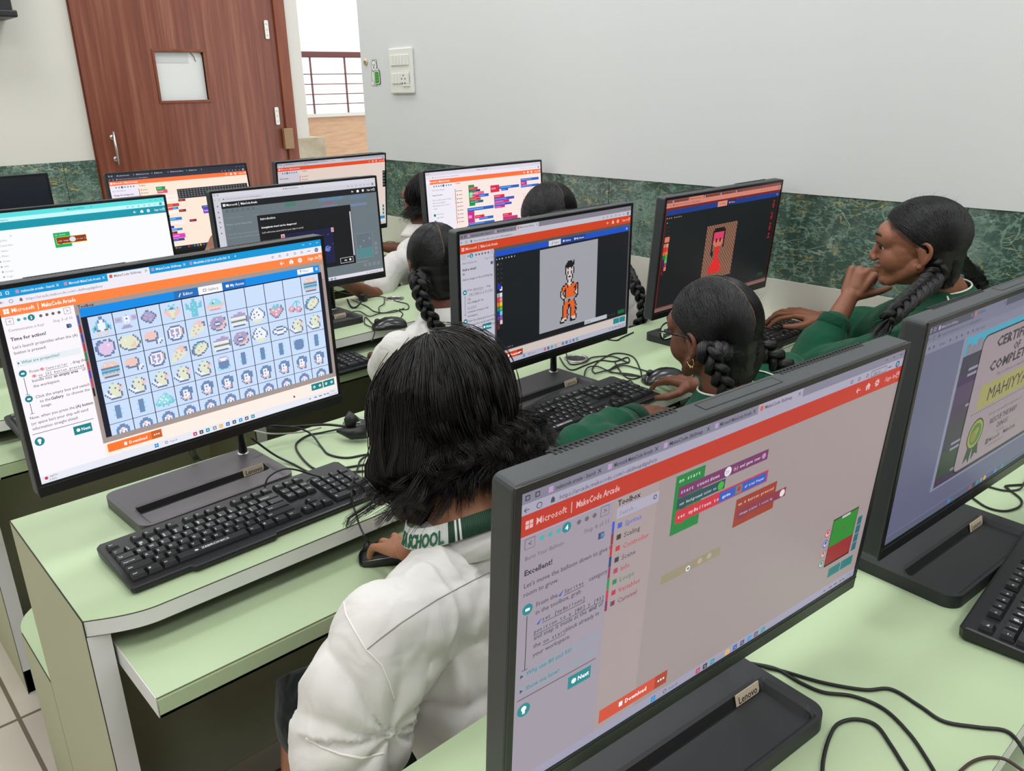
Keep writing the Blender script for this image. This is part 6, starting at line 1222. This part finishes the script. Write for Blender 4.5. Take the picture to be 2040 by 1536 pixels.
for (dx, dy, z0, n) in ((-.095, -.01, -.085, 60), (.086, .0, -.060, 50), (-.09, -.02, -.065, 40)):
    for i in range(n):   # tips flicking outward at both sides
        s0 = V((dx*.62+rnd.gauss(0, .008), dy+rnd.gauss(0, .014), z0+.03+rnd.gauss(0, .012))); e = V((dx*1.08+rnd.gauss(0, .008), dy+rnd.gauss(0, .02), z0-.012+rnd.gauss(0, .014))); md = (s0+e)/2+V((0, 0, -.018)); paths.append([Pm(q) for q in smooth_path([s0, md, e, e+V((dx*.08, 0, .012))], 4)])
for i in range(36):
    phi = rnd.uniform(1.2, 5.1); r2 = random.Random(i); P_ = wavy(phi, rnd.uniform(.2, 1), .018+rnd.random()*.01, r2, rnd.uniform(.05, .12)); paths.append([Pm(q) for q in P_])
strands(b, paths, .0006, M_HR1); b.build('loose_strands', hr)
# ===== the other pupils
def pupil(lab, O, hc, R, nk, shL, shR, pel, armL, armR, sk, top, braids, hs=1.0, handL=None, handR=None, knit=True, fwd=None, seed=1, hairstyle='braid', part=True, sw=.13, sleeve=(1.0, 1.0), root=(.050, -.074, -.040), nvox=.0032, glasses=False, tie=None, fold=.008):
    """all points in world space; armL/armR = (elbow, wrist)"""
    t = thing('person', lab, 'person', O); O = V(O); l = lambda p: V(p)-O
    hc, nk, shL, shR, pel = map(l, (hc, nk, shL, shR, pel)); aL = [l(p) for p in armL]; aR = [l(p) for p in armR]; sd = (shR-shL).normalized(); che = lerp(shL, shR, .5)+V((0, 0, -.05))
    bl = Blob(); head_blobs(bl, hc, R, hs); bl.cap(hc+R@V((0, -.018, -.06)), nk, .047, .050); torso(bl, pel, che, nk, sd, -.014, sw)
    for s_ in (shL, shR): bl.cap(che+V((0, 0, .02)), s_+V((0, 0, -.015)), .044, .034)
    arm(bl, shL+V((0, 0, -.012)), *aL, .98 if knit else .90); arm(bl, shR+V((0, 0, -.012)), *aR, .98 if knit else .90)
    for hd_, wr, el, th in ((handL, aL[1], aL[0], 1), (handR, aR[1], aR[0], -1)):
        if hd_: hand(bl, wr, hd_['d'], hd_['n'], hd_.get('thumb', th), hd_['curls'], .98, hd_.get('spread', .12), hd_.get('tc', .45), tdir=hd_.get('td'))
        else: hand(bl, wr, (wr-el), (0, 0, 1), th, [(.3, .4, .3)]*4, .95)
    fwd = fwd or (-.15, .98, 0); lg = legs(bl, pel, fwd, 1, reach=.36, spread=.08)
    bl.fuse('body', sk, t, nvox, 4)
    for k in (-1, 1): ear('ear', t, hc, R, k, sk, hs).fuse('ear', sk, t, .0022, 2)
    eyes(t, hc, R, hs)
    bl = Blob(); torso(bl, pel+V((0, 0, -.02)), che, nk+V((0, 0, -.03)), sd, .012, sw+.005, .088, .14)
    for s_ in (shL, shR): bl.cap(che+V((0, 0, .025)), s_+V((0, 0, -.012)), .066, .050)
    for s_ in (shL, shR): bl.cap(nk+V((0, 0, -.035)), lerp(s_, nk, .4)+V((0, 0, -.018)), .044, .044)
    for (s_, (e_, w_), k) in ((shL, aL, sleeve[0]), (shR, aR, sleeve[1])):
        if knit:
            bl.cap(s_, lerp(s_, e_, .5), .054, .052); bl.cap(lerp(s_, e_, .5), e_, .052, .056); q = lerp(e_, w_, k*.84); bl.cap(e_, lerp(e_, q, .6), .058, .056); bl.cap(lerp(e_, q, .6), q, .056, .038)
        else: bl.cap(s_+V((0, 0, -.012)), lerp(s_, e_, .45), .052, .056); bl.cap(lerp(s_, e_, .45), lerp(s_, e_, .8), .054, .058); bl.cap(che, lerp(s_, e_, .2), .07, .05)
    gm = bl.fuse('sweater' if knit else 'shirt', top, t, .005, 6, fn=folds(seed, fold, 12))
    if knit:
        for (s_, (e_, w_), k) in ((shL, aL, sleeve[0]), (shR, aR, sleeve[1])):
            q0, q1 = lerp(e_, w_, k*.80), lerp(e_, w_, k*.98); b = B(); n = 48; d = (q1-q0).normalized(); u = d.orthogonal().normalized(); w2 = d.cross(u); rings = []
            for j, (tt, rr) in enumerate(((0, .039), (.1, .041), (.5, .039), (.95, .0375), (1, .035), (1, .030), (.8, .029))):
                c = lerp(q0, q1, tt); rings.append([c+(u*cos(2*pi*i/n)+w2*sin(2*pi*i/n))*(rr+(.0009 if i % 2 else 0)) for i in range(n)])
            b.loft(rings, M_RIB, True, False); b.build('cuff', gm)
    cu = (l(O)+nk*0); up_ = ((hc-nk).normalized()*.4+V((0, 0, 1))).normalized(); u_ = V((1, 0, 0)); u_ = (u_-up_*u_.dot(up_)).normalized(); w_ = up_.cross(u_)
    b = B(); n = 36; rings = []
    for j in range(n+1):
        a = radians(-250)+radians(320)*j/n+YAWB; d = u_*cos(a)+w_*sin(a)*.92; cN = nk+V((0, 0, -.018)); rings.append([cN+d*.074-up_*.004, cN+d*.060+up_*.034, cN+d*.063+up_*.036, cN+d*.090+up_*.000, cN+d*.100-up_*.012, cN+d*.094-up_*.016])
    b.loft(rings, top if knit else M_SHIRT, True, True); col = b.build('collar', gm)
    if knit: b = B(); b.tube([r[1]*.5+r[2]*.5+up_*.001 for r in rings], .0022, M_PIPE, 6); b.build('collar_piping', col)
    bl = Blob(); bl.e(pel+V((0, 0, -.02)), (.16, .14, .095))
    for hip, kn, an in lg: bl.cap(hip, kn, .088, .074); bl.cap(kn, lerp(kn, an, .35), .074, .070)
    bl.fuse('skirt', M_SKIRT, t, .009, 4)
    for hip, kn, an in lg: foot(None, 1, an, fwd, t)
    if hairstyle == 'braid':
        roots = {1: root, -1: (-root[0], root[1], root[2])}; h = sleek(t, hc, R, hs, M_HR2, roots, seed, 2800, part=part)
        for k, pts in braids.items():
            p0 = hc+R@(V(roots[k])*hs); br_ = braid('braid', h, [p0]+[l(q) for q in pts], .0168, .0120, M_HR2, len(pts)*1.5+.6, .05, tie)
    elif hairstyle == 'short':
        rn = random.Random(seed); Pm = lambda q: hc+(R@(V(q)*hs)); bl = Blob(); bl.e(Pm((0, -.014, .018)), (.079*hs, .097*hs, .085*hs), R); bl.e(Pm((0, -.035, -.035)), (.078*hs, .072*hs, .066*hs), R); bl.e(Pm((0, -.04, -.085)), (.066*hs, .05*hs, .04*hs), R)
        h = bl.fuse('hair', M_HR2, t, .005, 5); b = B(); paths = []
        for i in range(1100): phi = rn.uniform(.8, 5.48); paths.append([Pm(q) for q in wavy(phi, abs(rn.gauss(0, .6)), rn.uniform(-.002, .005), random.Random(i//9+seed*99), rn.uniform(.03, .075))])
        strands(b, paths, .0011, M_HR2); b.build('loose_strands', h)
    if glasses:
        g_ = B(); P = lambda x, y, z: hc+R@(V((x, y, z))*hs); lens = []
        for k in (-1, 1):
            ring = [P(k*.033+.025*cos(a)*(1 if abs(cos(a)) < .8 else .96), .098-.006*abs(cos(a)), -.006+.0175*(1 if sin(a) > 0 else 1)*math.copysign(abs(sin(a))**.8, sin(a))) for a in [2*pi*i/24 for i in range(25)]]; g_.tube(ring, .0017, M_FRAME_BK, 8); lens.append(ring[:24])
            g_.tube([P(k*.058, .093, .002), P(k*.066, .086, .003)], .0022, M_FRAME_BK, 6); g_.tube([P(k*.067, .087, .003), P(k*.074, .03, .002), P(k*.077, -.008, .001), P(k*.078, -.022, -.012)], [.0022, .0024, .0018, .0014], M_FRAME_BK, 6)
            b = 0
        g_.tube([P(-.009, .097, .002), P(0, .100, .004), P(.009, .097, .002)], .0016, M_FRAME_BK, 6)
        go = g_.build('glasses', t)
        for r_ in lens: lb = B(); lb.add(r_, [list(range(24))], M_LENS); lb.build('lens', go)
        for k in (-1, 1): lb = B(); lb.tube([P(k*.0765, .072, .0035), P(k*.0785, .052, .003)], .0012, M_STEEL, 5); lb.build('temple_inlay', go)
    return t, hc, gm, h if hairstyle != 'none' else None
YAWB = 0
# ---- pupil 2: glasses, two braids, green sweater
O2 = V((1.40, .74, 0)); H2 = at(1420, 655, y=.885); R2 = frame(radians(-10), radians(8), radians(-3)); YAWB = 0
nk2 = at(1452, 790, y=.835); shL2 = at(1330, 905, y=.86); shR2 = at(1580, 835, y=.80); hm = at(1352, 745, y=1.17)
mp = V((pB.x, pB.y, .775)); wr2 = at(1388, 768, z=.79); e2L = at(1165, 898, y=1.00); 
p2, hc2, g2, h2 = pupil('person with glasses, two black braids and green sweater, hand on a mouse', O2, H2, R2, nk2, shL2, shR2, (1.42, .72, .50), (e2L, e2L+V((.20, .03, .0))), (V((1.70, .93, .80)), wr2), M_SK2, M_SWEAT,
    {-1: [at(1412, 700, y=.80), at(1430, 740, y=.785), at(1450, 785, y=.775)], 1: [at(1528, 700, y=.79), at(1560, 730, y=.77), at(1600, 760, y=.75)]}, .98,
    handR=dict(d=(mp+V((-.012, .03, .0))-wr2), n=(-.05, -.2, 1), curls=[(.30, .45, .3), (.2, .5, .35), (.2, .55, .4), (.25, .6, .4)], spread=.2, thumb=-1, td=(-.9, -.15, -.1)), seed=4, root=(.046, -.076, -.030), glasses=True, fwd=(-.1, .99, 0))
P_ = lambda x, y, z: hc2+R2@(V((x, y, z))*.98)
b = B(); b.tube([P_(-.074, -.008+.009*cos(a), -.050+.009*sin(a)) for a in [2*pi*i/16 for i in range(17)]], .0011, M_GOLD, 6); b.ell(P_(-.074, -.006, -.061), (.0022,)*3, M_GOLD, None, 8, 6); b.ell(P_(-.074, -.012, -.060), (.0022,)*3, M_GOLD, None, 8, 6); b.build('earring', p2)
# ---- pupil 3: profile, chin on fist
O3 = V((1.93, .72, 0)); H3 = at(1832, 482, y=.745); R3 = frame(radians(20), radians(4), radians(0)); YAWB = radians(20)
nk3 = at(1882, 585, y=.70); shL3 = V((1.765, .635, .925)); shR3 = V((2.02, .75, .935))
wr3 = at(1692, 592, y=.90); e3 = at(1606, 745, y=.93); kn3 = at(1726, 530, y=.885)
wr3R = at(1636, 634, y=1.09); e3R = at(1748, 658, y=.90)
p3, hc3, g3, h3 = pupil('person in green sweater resting mouth on fist, in profile by the marble wall', O3, H3, R3, nk3, shL3, shR3, (1.95, .70, .50), (e3, wr3), (e3R, wr3R), M_SK3, M_SWEAT,
    {-1: [at(1862, 550, y=.685), at(1826, 585, y=.675), at(1790, 618, y=.675), at(1768, 640, y=.68)], 1: [at(1950, 560, y=.72), at(1965, 620, y=.70)]}, 0.95,
    handL=dict(d=(kn3-wr3)*1.0, n=(at(1650, 520, y=.80)-at(1700, 545, y=.88)), curls=[(1.25, 1.6, 1.0), (1.3, 1.6, 1.0), (1.35, 1.6, 1.0), (1.4, 1.6, 1.0)], spread=.02, tc=.15, thumb=1, td=(at(1765, 585, y=.84)-at(1700, 592, y=.88))),
    handR=dict(d=(at(1545, 614, y=1.21)-wr3R), n=(0, -.3, 1), curls=[(.35, .4, .3), (.25, .5, .35), (.2, .5, .4), (.25, .6, .4)], spread=.2, thumb=-1), seed=7, part=False, root=(.050, -.052, -.012), sleeve=(.74, .60), fwd=(-.15, .98, 0))
# zip and shoulder piping
b = B(); zz = smooth_path([at(1795, 632, y=.68), at(1778, 650, y=.70), at(1766, 672, y=.72), at(1762, 690, y=.73)], 10); b.tube([p-O3 for p in zz], .003, M_FRAME_BK, 6)
for i in range(0, len(zz), 2): b.ell(zz[i]-O3, (.0045, .0045, .0016), M_FRAME_BK, None, 6, 4)
b.build('zip_teeth', g3)
bv = bvh_of(g3); surf_line(bv, O3, [(1886, 592), (1891, 605), (1893, 622)], .0022, M_PIPE, 'shoulder_piping', g3, .002)
bv = bvh_of(g2); surf_line(bv, O2, [(1505, 738), (1525, 742), (1545, 750)], .0018, M_PIPE, 'shoulder_piping', g2, .002)
# ---- pupil 4: white shirt, braids, back to camera at the pop-up screen
H4 = at(868, 520, y=1.80); O4 = V((1.36, 1.70, 0)); R4 = frame(radians(-24), radians(12), radians(0)); YAWB = radians(-20)
p4, hc4, g4, h4 = pupil('person with black braid over white shirt, between the pop-up and orange figure screens', O4, H4, R4, at(890, 620, y=1.75), at(795, 690, y=1.70), at(985, 660, y=1.76), (1.38, 1.69, .50), (at(770, 745, y=1.80), at(760, 715, y=1.94)), (V((1.62, 1.90, .76)), V((1.62, 2.08, .80))), M_SK4, M_SHIRT,
    {-1: [at(834, 568, y=1.73), at(843, 602, y=1.71), at(858, 632, y=1.69), at(878, 660, y=1.67)]}, .98, knit=False, seed=9, root=(.066, -.046, -.024), fwd=(.1, .99, 0), nvox=.0045, fold=.006)
# ---- pupil 5: glasses and earring, short hair, far row
H5 = at(846, 392, y=2.84); O5 = V((2.04, 2.72, 0)); R5 = frame(radians(26), radians(8)); YAWB = 0
p5, hc5, g5, h5 = pupil('person with glasses and chin length hair in white, beyond the pop-up screen', O5, H5, R5, at(842, 455, y=2.80), at(790, 520, y=2.72), at(900, 500, y=2.76), (2.06, 2.70, .50), (at(745, 590, y=2.50), at(690, 566, y=2.48)), (V((2.12, 2.95, .78)), V((2.02, 3.08, .80))), M_SK2, M_SHIRT, {}, 1.0, knit=False, seed=12, hairstyle='short', glasses=True, nvox=.005, fold=.005, sleeve=(1, 1))
# ---- pupil 6: only crown, parting and braid show
H6 = at(1094, 438, y=1.98); O6 = V((2.0, 1.72, 0)); R6 = frame(radians(-14), radians(34)); YAWB = 0
M_TIE = mat('hair_tie_green', rgb(10, 70, 52), .6)
p6, hc6, g6, h6 = pupil('person with centre parting bent low behind the orange figure screen', O6, H6, R6, at(1150, 520, y=1.90), at(1090, 570, y=1.84), at(1215, 560, y=1.80), (1.98, 1.69, .50), (at(1050, 640, y=1.98), at(1020, 600, y=2.08)), (at(1258, 668, y=1.74), V((2.10, 1.98, .80))), M_SK4, M_SHIRT,
    {1: [at(1235, 520, y=1.72), at(1262, 565, y=1.60), at(1280, 600, y=1.56), at(1278, 635, y=1.56), at(1262, 658, y=1.58)]}, 1.12, knit=False, seed=15, nvox=.005, fold=.005, tie=M_TIE)
# ---- pupil 7: only a raised hand shows between two screens
H7 = at(520, 455, y=2.72); O7 = V((1.28, 2.66, 0)); R7 = frame(radians(6), radians(10))
w7 = at(418, 505, y=2.66)
p7, hc7, g7, h7 = pupil('person whose raised hand shows between the teal and pop-up screens', O7, H7, R7, at(520, 510, y=2.68), at(470, 545, y=2.64), at(590, 530, y=2.68), (1.28, 2.68, .50), (at(440, 560, y=2.62), w7), (V((1.50, 2.90, .78)), V((1.42, 3.05, .80))), M_SK3, M_SHIRT, {}, .92, knit=False, seed=18, hairstyle='short', nvox=.005,
    handL=dict(d=(at(436, 468, y=2.68)-w7), n=(at(390, 470, y=2.66)-w7), curls=[(1.0, 1.3, .9)]*4, spread=.03, tc=.5))
S.view_settings.view_transform = 'Standard'; S.view_settings.look = 'None'; S.view_settings.exposure = 0; S.view_settings.gamma = 1; S.view_settings.use_curve_mapping = False
S.cycles.use_denoising = True
S.cycles.max_bounces = 8
S.cycles.max_bounces = 7
S.cycles.use_adaptive_sampling = True
S.cycles.adaptive_threshold = .02
